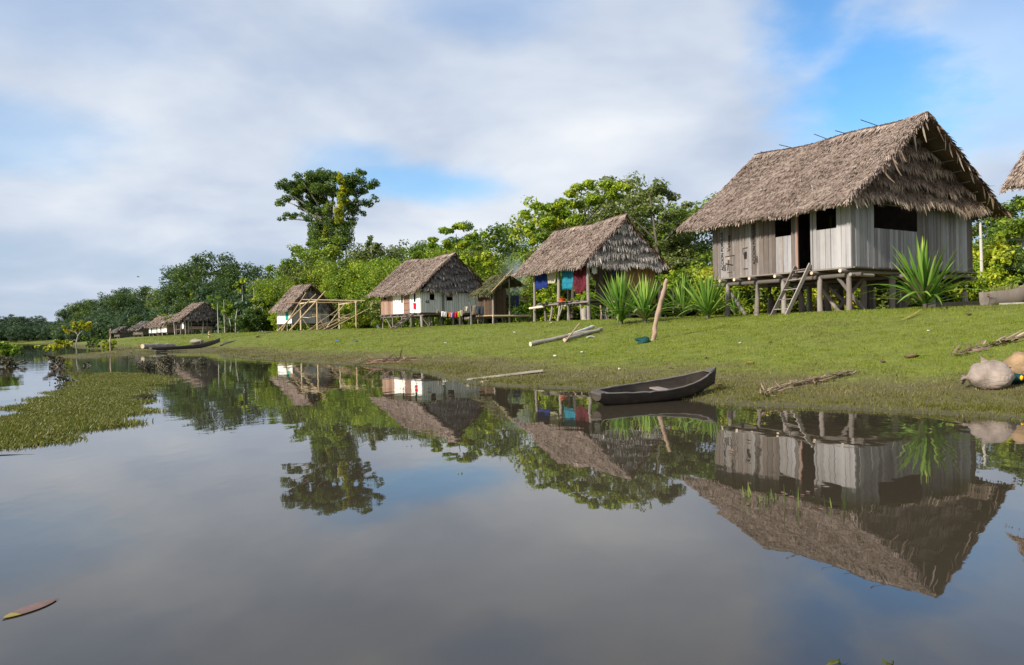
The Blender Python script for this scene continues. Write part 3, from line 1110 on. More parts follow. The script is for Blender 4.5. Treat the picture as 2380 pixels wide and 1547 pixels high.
# ---- the big plank house near the camera
def big_house():
    th = math.radians(32.1)
    root, zg = house_root('thatched_house', 'largest grey plank house on stilts with a ladder and a dark thatched roof', 1978.7, 618, 30.0, th)
    W, L = 8.7, 7.05
    zf = 3.5 - zg
    zw = zf + 2.85
    ze, zr = 5.90 - zg, 9.80 - zg
    xr = 4.35

    def front(mid, r):
        if 6.35 < mid < 6.6 or 4.75 < mid < 5.05:
            return 'plank_pale'
        if mid > 4.3:
            return 'plank_brown'
        if mid > 2.4:
            return r.choice(['plank_brown', 'plank_grey', 'plank_grey'])
        return r.choice(['plank_pale', 'plank_pale', 'plank_grey'])

    def gab(mid, r):
        if mid < 1.5:
            return 'plank_pale' if r.random() < .55 else 'plank_grey'
        if mid < 4.5:
            return 'plank_grey' if r.random() < .8 else 'plank_pale'
        return r.choice(['plank_grey', 'plank_grey', 'plank_brown'])
    wf = empty('front_wall', (0, 0, 0)); wf.parent = root
    plank_wall(wf, 'y', 0.0, 0.0, L, zf, zw, [(2.72, 3.52, zf + 1.5, zf + 2.35), (1.76, 2.39, zf, zf + 2.3), (0.6, 1.51, zf + 1.55, zf + 2.35)], .205, front, 5, outward=-1)
    wg = empty('gable_wall', (0, 0, 0)); wg.parent = root
    plank_wall(wg, 'x', 0.0, 0.0, W, zf, zw + .3, [(1.45, 4.44, zf + 1.55, zf + 2.5)], .2, gab, 6, outward=-1)
    wb = MB()
    wb.box((W, L / 2, zf + 1.95), (.04, L, 3.9)).box((W / 2, L, zf + 1.3), (W, .04, 2.6))
    wb.build('rear_wall', MATS['plank_brown'], root)
    # a loose board of the far wall ends and a post frame at the door
    for (y, nm) in ((2.42, 'door_post'), (1.72, 'door_post')):
        MB().box((-.035, y, zf + 1.15), (.07, .09, 2.3)).build(nm, MATS['plank_red' if y > 2 else 'plank_pale'], root)
    MB().box((0.0, 0.02, zf + 1.2), (.09, .09, 2.5)).build('corner_post', MATS['plank_pale'], root)
    # floor
    MB().box((W / 2, L / 2, zf - .04), (W + .1, L + .1, .06)).build('floor', MATS['beam_wood'], root)
    for k in range(22):
        MB().box((W * (k + .5) / 22, -.06 + RND.uniform(-.05, .03), zf - .035), (W / 22 - .015, .16, .05)).build('floor_board', MATS['beam_wood'], root)
    ys = [0.22, 1.5, 3.3, 4.65, 6.35]
    for y in ys + [2.45, 5.5]:
        j = MB().tube([(-.32, y + .05, zf - .16), (W + .2, y + .05, zf - .16)], [.075, .08], 9)
        jo = j.build('joist', MATS['post_wood'], root)
        MB().tube([(-.327, y + .05, zf - .16), (-.322, y + .05, zf - .16)], .07, 9).build('cut_end', MATS['cut_end'], jo)
    for x in (0.15, 3.0, 5.9, 8.4):
        MB().tube([(x, -.35, zf - .32), (x, L * .5, zf - .33), (x, L + .2, zf - .31)], [.085, .09, .085], 8).build('beam', MATS['beam_wood'], root)
    MB().tube([(-.15, -.05, zf - .32), (1.2, -.12, zf - .34)], .07, 8).build('beam', MATS['post_wood'], root)
    for x in (0.15, 3.0, 5.9, 8.4):
        for i, y in enumerate(ys):
            stilt(root, x, y, gz_local(root, x, y), zf - .3, .105 if x < 1 else .13, MATS['post_wood'], (RND.gauss(0, .04), RND.gauss(0, .04)), seed=3)
    for (a, b) in (((.2, .75, zf - .35), (1.05, .2, 0.02)), ((.2, 6.5, zf - .4), (.55, 5.7, 0.02)), ((2.9, 1.5, zf - .35), (2.2, 2.3, 0.02)),
                   ((3.0, 3.4, zf - .35), (3.6, 2.3, 0.02)), ((5.9, .3, zf - .35), (6.8, .3, 0.02)), ((1.4, 2.6, zf - .4), (1.9, 1.9, 0.02))):
        MB().tube([a, b], [.075, .085], 8).build('brace', MATS['post_wood'], root)
    # roof
    roof = empty('roof', (0, 0, 0)); roof.parent = root
    roof_slope(roof, 'front_slope', -1.05, ze - .06, xr, zr, -.60, 8.2, .10, 820, .25, .034, MATS['thatch'], 21)
    roof_slope(roof, 'rear_slope', W + 1.75, ze + .32, xr, zr, -.60, 8.2, .10, 60, .4, .07, MATS['thatch_brown'], 22)
    ridge_cap(roof, xr, zr, -.62, 8.22, .10, ((zr - ze) / (xr + 1.05), (zr - ze) / (xr + 1.5)), 170, .6, .07, MATS['thatch'], 23)
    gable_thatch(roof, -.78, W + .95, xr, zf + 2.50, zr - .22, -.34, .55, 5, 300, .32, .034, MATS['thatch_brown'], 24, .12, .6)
    # the far gable, closed with a plain layer
    MB().poly_prism([(-.05, L + .1, zf + 2.2), (W + .1, L + .1, zf + 2.2), (W + .1, L + .1, zf + 3.75), (xr, L + .1, zr - .12), (-.05, L + .1, zf + 3.05)], (0, .08, 0)).build('rear_gable', MATS['beam_wood'], roof)
    # rafters under the overhanging verge
    for k in range(9):
        t = (k + .5) / 9
        x = xr + (W + 1.4 - xr) * t
        z = zr + (ze + .32 - zr) * t - .24
        MB().tube([(x, -.40, z), (x, 1.2, z)], .02, 6).build('purlin', MATS['post_wood'], roof)
    # loose hanging fronds below the peak
    r = np.random.default_rng(9)
    for k in range(26):
        right = k >= 14
        t = r.uniform(.02, .62) if not right else r.uniform(.1, .85)
        x = xr + ((-1.0 - xr) * t if not right else (W + 1.5 - xr) * t)
        z = zr + (ze - zr) * t * (1 if not right else .9) - .12
        ln = r.uniform(.35, .85)
        v, f, idx = strips([[x, -.62 - r.uniform(0, .06), z]], [[r.normal(.15, .2) * (1 if not right else .6), -.15, -1]], [[r.normal(0, .4), -1, .1]], ln, .085, r.normal(.05, .2), (.5, 1, .9, .3))
        obj('hanging_frond', np_mesh('hanging_frond', v, f, MATS['thatch_brown'], tint=np.full(len(v), r.uniform(.45, 1.0))), roof)
    for (y, ln, h) in ((1.55, 1.0, .42), (3.05, .7, .2), (4.1, .75, .35), (6.0, .8, .2), (7.4, .5, .12)):
        MB().tube([(xr + .15, y, zr - .02), (xr - .75 * ln, y + .35 * ln, zr + h * .55 + .02)], .017, 6).build('ridge_stick', MATS['dark_wood'], roof)
    # ladder at the door
    ladder(root, (-1.35, 2.70, gz_local(root, -1.35, 2.7)), (-1.35, 1.98, gz_local(root, -1.35, 2.0)), (-.16, 2.42, zf + .18), (-.16, 1.72, zf + .22), 5, MATS['post_wood'], .17)
    # painted words on the front wall
    rot = Matrix(((0, 0, -1), (0, -1, 0), (1, 0, 0)))     # text x -> up, y -> +... set below

    def sign(body, size, y, z, parent, mat='black_paint', x=-.052):
        me = text_mesh(body, size, MATS[mat])
        o = obj('lettering', me, parent)
        # text right = up, text up = towards +y (away along the wall), text face = river side (-x)
        o.matrix_local = Matrix(((0, 0, -1, x), (0, 1, 0, y), (1, 0, 0, z), (0, 0, 0, 1)))
        return o
    sign('ACCION POPULAR', .205, 6.40, zf + .32, wf)
    sign('2002', .15, 6.27, zf + .28, wf)
    sign('Vanesa', .26, 5.98, zf + 1.15, wf)
    sign('ACCION POPULAR', .205, 4.58, zf + .45, wf)
    sign('2002', .15, 4.45, zf + .5, wf)
    # painted shovel emblem and square, partly worn
    for (a, b, w) in (((5.75, .95), (6.30, .93), .03), ((5.78, .95), (5.80, .25), .018), ((6.10, .88), (6.16, .30), .035), ((5.85, .52), (6.28, .62), .05), ((5.9, .22), (6.2, .2), .02),
                      ((5.00, 1.22), (5.28, 1.2), .03), ((5.27, 1.2), (5.26, .95), .03), ((5.0, .30), (5.25, .30), .04)):
        MB().bar((-.05, a[0], zf + a[1]), (-.05, b[0], zf + b[1]), w, .003, up=(1, 0, 0)).build('painted_line', MATS['black_paint'], wf)
    MB().poly_prism([(-.048, 5.06, zf + .75), (-.048, 5.2, zf + .72), (-.048, 5.22, zf + .98), (-.048, 5.14, zf + 1.06), (-.048, 5.05, zf + 1.05)], (-.004, 0, 0)).build('painted_mark', MATS['black_paint'], wf)
    MB().poly_prism([(-.048, 6.05, zf + .74), (-.048, 6.25, zf + .9), (-.048, 5.98, zf + .9)], (-.004, 0, 0)).build('painted_mark', MATS['plank_red'], wf)
    return root


def gz_local(root, x, y):
    c, s = math.cos(root.rotation_euler.z), math.sin(root.rotation_euler.z)
    X, Y = root.location.x + c * x - s * y, root.location.y + s * x + c * y
    return gz(X, Y) - root.location.z - .03


big = big_house()

# bare swept earth under the big house
def soil_patch():
    c, s = math.cos(big.rotation_euler.z), math.sin(big.rotation_euler.z)
    r = np.random.default_rng(3)
    ring, n = [], 40
    for k in range(n):
        a = 2 * math.pi * k / n
        lx, ly = 4.3 + 4.6 * math.copysign(abs(math.cos(a)) ** .5, math.cos(a)) + r.normal(0, .12), 2.2 + 2.75 * math.copysign(abs(math.sin(a)) ** .5, math.sin(a)) + r.normal(0, .12)
        ring.append((lx, ly))
    vs, fs = [], []
    for j in range(5):
        t = j / 4
        for (lx, ly) in ring:
            x, y = 4.3 + (lx - 4.3) * t, 2.2 + (ly - 2.2) * t
            X, Y = big.location.x + c * x - s * y, big.location.y + s * x + c * y
            vs.append((X, Y, gz(X, Y) + .035 * (1 - t ** 4) + (.004 if t < 1 else -.02)))
    for j in range(4):
        for k in range(n):
            fs.append((j * n + k, j * n + (k + 1) % n, (j + 1) * n + (k + 1) % n, (j + 1) * n + k))
    o = obj('bare_ground', np_mesh('bare_ground', np.array(vs), np.array(fs), MATS['bare_soil'], smooth=True))
    tag(o, 'swept bare earth beneath the big grey house', None, None, 'structure')


soil_patch()


# ---- the white house
def white_house():
    th = math.radians(38)
    root, zg = house_root('thatched_house', 'whitewashed plank house on stilts with brown door and clothes line', 978, 724.7, 72.0, th)
    W, L = 7.35, 7.5
    zf, zw = 3.18 - zg, 5.35 - zg
    ze, zr, xr = 5.12 - zg, 8.85 - zg, 3.67

    def river(mid, r):
        return 'plank_red' if mid > 5.1 else 'white_panel'

    def gab(mid, r):
        return 'plank_grey' if 2.3 < mid < 2.6 else 'plank_white'
    wf = empty('river_wall', (0, 0, 0)); wf.parent = root
    plank_wall(wf, 'y', 0.0, 0.0, L, zf, zw, [(3.2, 3.48, zf + 1.0, zf + 1.75), (1.9, 3.05, zf, zf + 1.95), (.85, 1.15, zf + 1.0, zf + 1.85), (6.4, 6.9, zf + 1.45, zf + 1.9)], .42, river, 31, gap=.02)
    wg = empty('gable_wall', (0, 0, 0)); wg.parent = root
    plank_wall(wg, 'x', 0.0, 0.0, W, zf, zw, [(.99, 1.475, zf + 1.15, zf + 2.1), (2.84, 3.52, zf + 1.12, zf + 2.1)], .24, gab, 32, gap=.035)
    MB().box((1.23, .0, zf + 1.9), (.5, .03, .4)).build('shutter', MATS['plank_red'], wg)
    MB().box((3.18, .0, zf + 1.78), (.68, .03, .62)).build('shutter', MATS['plank_red'], wg)
    MB().box((-.02, 2.47, zf + .97), (.03, 1.12, 1.94)).build('door', MATS['plank_red'], root)
    for k in range(3):
        MB().box((-.045, 2.47, zf + .3 + k * .65), (.03, 1.1, .05)).build('door_batten', MATS['beam_wood'], root)
    MB().box((W, L / 2, (zf + zw) / 2), (.04, L, zw - zf)).box((W / 2, L, (zf + zw) / 2), (W, .04, zw - zf)).build('rear_wall', MATS['plank_brown'], root)
    MB().box((W / 2, L / 2, zf - .05), (W + .15, L + .15, .08)).build('floor', MATS['beam_wood'], root)
    for y in (.15, 1.4, 2.7, 4.0, 5.3, 6.6, 7.4):
        MB().tube([(-.22, y, zf - .16), (W + .2, y, zf - .16)], .06, 7).build('joist', MATS['post_wood'], root)
    for x in (.1, 3.6, 7.2):
        MB().tube([(x, -.3, zf - .28), (x, L + .2, zf - .28)], .08, 7).build('beam', MATS['beam_wood'], root)
        for y in (.1, 1.9, 3.6, 5.4, 7.3):
            stilt(root, x, y, gz_local(root, x, y), zf - .25, .13 if (x < 1 and y < 1) else .09, MATS['post_wood'], (RND.gauss(0, .05), RND.gauss(0, .05)), 7, seed=5)
    for x in (1.2, 2.4, 4.8, 6.0):
        stilt(root, x, .4, gz_local(root, x, .4), zf - .1, .08, MATS['post_wood'], (RND.gauss(0, .1), 0), 7, seed=5)
    for (a, b) in (((.2, .3, zf - .3), (1.2, .3, -.02)), ((5.6, 0, zf - .3), (5.0, -.2, -.02)), ((.2, 7, zf - .3), (.3, 6.0, -.02))):
        MB().tube([a, b], .075, 7).build('brace', MATS['post_wood'], root)
    roof = empty('roof', (0, 0, 0)); roof.parent = root
    roof_slope(roof, 'front_slope', -.85, ze, xr, zr, -.35, 8.7, .22, 420, .26, .045, MATS['thatch'], 41)
    roof_slope(roof, 'rear_slope', W + .95, ze - .05, xr, zr, -.35, 8.7, .22, 40, .45, .09, MATS['thatch_brown'], 42)
    ridge_cap(roof, xr, zr, -.4, 8.7, .22, ((zr - ze) / (xr + .85),) * 2, 70, .6, .09, MATS['thatch'], 43)
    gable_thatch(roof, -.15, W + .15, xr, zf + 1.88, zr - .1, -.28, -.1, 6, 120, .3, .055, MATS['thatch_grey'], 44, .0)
    MB().poly_prism([(0, L + .4, zw - .3), (W, L + .4, zw - .3), (xr, L + .4, zr - .3)], (0, .08, 0)).build('rear_gable', MATS['beam_wood'], roof)
    ladder(root, (-1.9, 2.35, gz_local(root, -1.9, 2.3)), (-1.9, 1.6, gz_local(root, -1.9, 1.6)), (-.15, 1.5, zf - .02), (-.15, .75, zf - .02), 4, MATS['post_wood'], .16)
    # two painted dark numerals on the gable
    me = text_mesh('66', .42, MATS['black_paint'])
    o = obj('lettering', me, wg)
    o.matrix_local = Matrix(((1, 0, 0, .50), (0, 0, -1, -.056), (0, 1, 0, zf + .86), (0, 0, 0, 1)))
    return root


white = white_house()


# ---- the open sided house with hanging cloths
def open_house():
    th = math.radians(29)
    root, zg = house_root('thatched_house', 'open sided thatched house with coloured cloths hung under its eaves', 1367.5, 700, 52.0, th)
    W, L = 6.0, 7.0
    ze, zr, xr = 5.62 - zg, 9.05 - zg, 3.0
    zp = 3.22 - zg
    posts = [(0, 0), (0, 7.0), (0, 3.6), (W, 0), (W, 3.5), (W, 7), (3, 0), (3, 7)]
    for (x, y) in posts:
        stilt(root, x, y, gz_local(root, x, y) if (x, y) != (0, 3.6) else zp, ze + .45, .115, MATS['post_wood'], (RND.gauss(0, .03), RND.gauss(0, .03)), 8, name='post', seed=7)
    for x in (0, W):
        MB().tube([(x, -.2, ze + .42), (x, L + 1.2, ze + .42)], .08, 7).build('eave_beam', MATS['post_wood'], root)
    for y in (0, 3.6, 7.0):
        MB().tube([(-.2, y, ze + .36), (W + .2, y, ze + .36)], .07, 7).build('tie_beam', MATS['post_wood'], root)
    # platform
    for k in range(13):
        y = .2 + k * .44
        MB().box((2.0 + RND.uniform(-.1, .1), y, zp + RND.uniform(0, .02)), (5.0 + RND.uniform(-.3, .5), .40, .05)).build('platform_board', MATS['beam_wood'], root)
    for x in (-.35, 2.0, 4.2):
        MB().tube([(x, -.6, zp - .1), (x, 6.1, zp - .12)], .075, 8).build('platform_beam', MATS['post_wood'], root)
    MB().tube([(-.45, 5.0, zp - .22), (-.5, 6.9, zp - .28)], .085, 8).build('platform_beam', MATS['cut_end'], root)
    for (x, y, lx) in ((-.2, .6, .05), (-.2, 2.2, .1), (-.2, 3.2, -.2), (-.2, 4.2, -.25), (-.1, 5.4, .2), (2.0, 1, 0), (2.0, 3, .2), (2.0, 5.2, -.2), (4.1, 1, 0), (4.1, 4, 0)):
        stilt(root, x, y, gz_local(root, x, y), zp - .1, .085, MATS['post_wood'], (lx, RND.gauss(0, .15)), 7, name='platform_leg', seed=8)
    MB().tube([(-.3, 2.6, zp - .1), (-.3, 3.4, .02)], .06, 7).build('brace', MATS['post_wood'], root)
    # brown cane wall behind the yuccas and the dark inner room
    wl = empty('cane_wall', (0, 0, 0)); wl.parent = root
    plank_wall(wl, 'x', .25, 2.9, 5.9, zp - .1, ze + .5, [], .16, ['bamboo_brown'], 51)
    plank_wall(wl, 'y', 5.9, .3, 6.5, zp - .1, ze + .5, [], .6, ['plank_red'], 52)
    plank_wall(wl, 'y', 2.9, .3, 3.2, zp - .1, ze + .6, [], .5, ['plank_brown'], 53)
    roof = empty('roof', (0, 0, 0)); roof.parent = root
    roof_slope(roof, 'front_slope', -.85, ze - .08, xr, zr, -.3, 8.8, .16, 480, .26, .042, MATS['thatch'], 61)
    roof_slope(roof, 'rear_slope', W + .9, ze - .05, xr, zr, -.3, 8.8, .16, 45, .45, .08, MATS['thatch_brown'], 62)
    ridge_cap(roof, xr, zr, -.35, 8.8, .16, ((zr - ze) / (xr + .85),) * 2, 90, .6, .085, MATS['thatch'], 63)
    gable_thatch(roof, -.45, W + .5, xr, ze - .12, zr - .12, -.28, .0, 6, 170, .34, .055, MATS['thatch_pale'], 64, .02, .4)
    MB().poly_prism([(0, L + .7, ze + .2), (W, L + .7, ze + .2), (xr, L + .7, zr - .3)], (0, .08, 0)).build('rear_gable', MATS['beam_wood'], roof)
    return root, zg, zp, ze


wood_material('cane_dark', [(0.15, (0.03, 0.018, 0.011)), (0.5, (0.06, 0.038, 0.024)), (0.9, (0.11, 0.075, 0.05))], 1.0, 0.8, 'z')
wood_material('bamboo_brown', [(0.15, (0.16, 0.085, 0.035)), (0.5, (0.27, 0.155, 0.07)), (0.9, (0.38, 0.24, 0.12))], 1.0, 0.7, 'z')
opens, o_zg, o_zp, o_ze = open_house()


def local_to_world(root, x, y, z):
    c, s = math.cos(root.rotation_euler.z), math.sin(root.rotation_euler.z)
    return Vector((root.location.x + c * x - s * y, root.location.y + s * x + c * y, root.location.z + z))


def hanging_cloth(name, label, cat, group, p0, p1, drop, mat, nx=10, nz=8, fold=.05, ragged=0.0, seed=0, legs=False, round_bottom=0.0):
    """a cloth hung by its top edge from p0 to p1"""
    r = np.random.default_rng(seed)
    p0, p1 = Vector(p0), Vector(p1)
    d = p1 - p0
    side = Vector((-d.y, d.x, 0)).normalized()
    org = (p0 + p1) / 2
    vs, fs = [], []
    for j in range(nz + 1):
        t = j / nz
        for i in range(nx + 1):
            s = i / nx
            dr = drop * (1 + ragged * math.sin(s * 9 + seed) + round_bottom * (math.sin(s * math.pi) - .6))
            p = p0.lerp(p1, s) - org
            p = p + side * (fold * math.sin(s * 3.1 * math.pi + seed) * (.3 + t) + fold * .5 * math.sin(t * 4 + s * 5 + seed))
            p.z -= dr * t + .03 * math.sin(s * math.pi) * (1 - t)
            vs.append(p)
    for j in range(nz):
        for i in range(nx):
            if legs and j >= nz * .45 and i == nx // 2:
                continue
            a = j * (nx + 1) + i
            fs.append((a, a + 1, a + nx + 2, a + nx + 1))
    m = MB()
    m._add(vs, fs, True)
    o = m.build(name, MATS[mat], None, loc=org)
    md = o.modifiers.new('thickness', 'SOLIDIFY')
    md.thickness = .012
    return tag(o, label, cat, group)


cloth_material('cloth_blue', (0.022, 0.042, 0.19), .35, .9, ((0.015, 0.03, 0.16), 22.0))
cloth_material('cloth_cyan', (0.03, 0.24, 0.34), .2, .9, ((0.012, 0.17, 0.27), 17.0))
cloth_material('cloth_maroon', (0.12, 0.022, 0.032), .6)
cloth_material('cloth_crimson', (0.34, 0.03, 0.06), .25)
cloth_material('cloth_white', (0.70, 0.70, 0.68), .1)
cloth_material('cloth_cream', (0.62, 0.56, 0.42), .12)
cloth_material('cloth_orange', (0.85, 0.30, 0.02), .12)
cloth_material('cloth_pink', (0.70, 0.45, 0.52), .12)
cloth_material('cloth_royal', (0.03, 0.06, 0.48), .2)
cloth_material('cloth_red', (0.68, 0.018, 0.03), .15)
cloth_material('cloth_lime', (0.48, 0.60, 0.04), .12)
cloth_material('cloth_mauve', (0.30, 0.16, 0.20), .15)
cloth_material('cloth_charcoal', (0.05, 0.06, 0.075), .3)
cloth_material('cloth_navy', (0.035, 0.06, 0.16), .3)
cloth_material('cloth_taupe', (0.24, 0.19, 0.15), .2)

GC = 'cloths hanging in the open house'
for (y0, y1, top, drop, mat, label, fo, ra, rb) in (
        (6.75, 5.25, .40, 1.25, 'cloth_blue', 'dark blue cloth hanging at the end of the open house', .04, .03, 0),
        (5.20, 3.95, .45, 1.0, 'cloth_cream', 'pale cream cloth hanging beside the dark blue cloth', .04, .02, 0),
        (3.30, 1.75, .36, 1.45, 'cloth_cyan', 'turquoise striped cloth hanging under the thatched eave', .05, .03, 0),
        (1.65, .12, .40, 1.80, 'cloth_maroon', 'dark maroon cloth hanging beside the turquoise cloth', .08, .02, .12)):
    a, b = local_to_world(opens, .02, y0, o_ze + .12 - (.55 - top)), local_to_world(opens, .02, y1, o_ze + .12 - (.55 - top))
    hanging_cloth('hanging_cloth', label, 'cloth', GC, a, b, drop, mat, 14, 10, fo * 1.7, ra, seed=int(y0 * 10), round_bottom=rb)
a, b = local_to_world(opens, .30, -.02, o_ze - .05), local_to_world(opens, .75, -.02, o_ze - .07)
hanging_cloth('hanging_cloth', 'small white cloth hanging from the gable of the open house', 'cloth', GC, a, b, .55, 'cloth_white', 6, 5, .03, .1, 4)
a, b = local_to_world(opens, 1.9, -.05, o_ze - .05), local_to_world(opens, 2.6, -.05, o_ze - .07)
hanging_cloth('hanging_cloth', 'pale blue cloth half hidden behind the tallest yucca', 'cloth', GC, a, b, .6, 'cloth_navy', 6, 5, .03, .1, 5)

# orange basin on the platform
def basin():
    p = local_to_world(opens, -.05, 3.15, o_zp + .035)
    m = MB()
    n = 20
    prof = [(.20, 0), (.27, .22), (.30, .23), (.29, .245), (.25, .22), (.18, .02)]
    rings = [[(r * math.cos(2 * math.pi * k / n), r * math.sin(2 * math.pi * k / n), z) for k in range(n)] for (r, z) in prof]
    vs = [v for q in rings for v in q]
    fs = [(i * n + k, i * n + (k + 1) % n, (i + 1) * n + (k + 1) % n, (i + 1) * n + k) for i in range(len(prof) - 1) for k in range(n)]
    m._add(vs, fs, True)
    m._add(rings[0], [tuple(range(n))[::-1]])
    m._add(rings[-1], [tuple(range(n))])
    tag(m.build('basin', MATS['orange_plastic'], None, loc=p), 'orange plastic basin standing on the wooden platform', 'basin')


basin()

# firewood stakes leaning under the open house
for k in range(11):
    x, y = .55 + k * .22 + RND.gauss(0, .03), -.55 + RND.gauss(0, .08)
    p = local_to_world(opens, x, y, gz_local(opens, x, y))
    h = RND.uniform(.75, 1.05)
    m = MB().tube([(0, 0, 0), (RND.gauss(0, .04), RND.gauss(0, .04), h * .5), (RND.gauss(0, .08), .12, h)], [.045, .042, .038], 7)
    tag(m.build('firewood_stake', MATS['post_wood' if k % 3 else 'post_red'], None, loc=p), 'upright split firewood stake beside the tallest yucca', 'firewood', 'firewood stakes under the open house')
def stump():
    p = local_to_world(opens, -.1, .35, gz_local(opens, -.1, .35))
    m = MB().tube([(0, 0, 0), (.03, 0, .35), (0, .02, .8), (.05, 0, .95)], [.26, .2, .21, .12], 9)
    tag(m.build('tree_stump', MATS['log_grey'], None, loc=p), 'grey weathered stump standing under the open house corner', 'stump')
stump()


# ---- the small house with the teal door
def small_house():
    th = math.radians(38)
    root, zg = house_root('thatched_house', 'small thatched stilt house with teal door behind a pole frame', 678.6, 750, 106.0, th)
    W, L = 5.4, 5.25
    zf, zw = 2.98 - zg, 4.95 - zg
    ze, zr, xr = 4.75 - zg, 8.5 - zg, 2.7
    wf = empty('river_wall', (0, 0, 0)); wf.parent = root
    plank_wall(wf, 'y', 0, 0, L, zf, zw, [(1.1, 2.15, zf, zf + 1.75)], .5, ['white_panel'], 71)
    MB().box((0, 1.62, zf + 1.1), (.04, 1.0, 1.3)).build('door', MATS['teal_paint'], root)
    MB().box((-.02, 1.5, zf + .2), (.04, 1.1, .4)).build('door_sill', MATS['white_panel'], root)
    wg = empty('gable_wall', (0, 0, 0)); wg.parent = root
    plank_wall(wg, 'x', 0, 0, W, zf, zw, [], .3, ['plank_grey', 'plank_pale'], 72)
    MB().box((W, L / 2, (zf + zw) / 2), (.04, L, zw - zf)).box((W / 2, L, (zf + zw) / 2), (W, .04, zw - zf)).build('rear_wall', MATS['plank_brown'], root)
    MB().box((W / 2, L / 2, zf - .06), (W + .2, L + .2, .1)).build('floor', MATS['beam_wood'], root)
    for x in (.1, 2.7, 5.3):
        for y in (.1, 1.8, 3.5, 5.1):
            stilt(root, x, y, gz_local(root, x, y), zf - .1, .1, MATS['post_wood'], (RND.gauss(0, .06), 0), 6, seed=9)
    roof = empty('roof', (0, 0, 0)); roof.parent = root
    roof_slope(roof, 'front_slope', -.95, ze, xr, zr, -.7, 5.9, .12, 220, .32, .07, MATS['thatch'], 73)
    roof_slope(roof, 'rear_slope', W + 1.0, ze, xr, zr, -.7, 5.9, .12, 30, .5, .11, MATS['thatch_brown'], 74)
    # lower part of the gable thatched, its peak left open with king post
    vs = (zr - ze) / (xr + .95)
    z1 = zr - 1.35
    hw = (zr - z1) / vs
    r = np.random.default_rng(77)
    MB().poly_prism([(-.3, -.05, zw - .25), (W + .3, -.05, zw - .25), (xr + hw, -.05, z1), (xr - hw, -.05, z1)], (0, .08, 0)).build('gable_thatch', MATS['beam_wood'], roof)
    m = 900
    z = r.uniform(zw - .15, z1 + .25, m)
    half = np.interp(z, [zw - .25, z1], [W / 2 + .35, hw])
    x = xr + r.uniform(-1, 1, m) * half
    v, f, idx = strips(np.stack([x, np.full(m, -.08) - .12 * np.abs(np.sin(z * 3.5)), z], 1), np.stack([r.normal(0, .15, m), np.full(m, -.1), -np.ones(m)], 1),
                       np.stack([r.normal(0, .3, m), -np.ones(m), np.zeros(m)], 1), r.uniform(.3, .55, m), .11, .05)
    g2 = obj('palm_thatch', np_mesh('palm_thatch', v, f, MATS['thatch_grey'], tint=np.clip(r.normal(.4, .2, m), 0, 1)[idx]), roof)
    g2['kind'] = 'stuff'
    MB().tube([(xr, -.15, z1 - .4), (xr, -.15, zr - .15)], .07, 6).build('king_post', MATS['post_wood'], roof)
    for s in (-1, 1):
        MB().tube([(xr, -.15, z1 - .2), (xr + s * .6, -.15, z1 + .45)], .04, 6).build('strut', MATS['post_wood'], roof)
    return root


small = small_house()


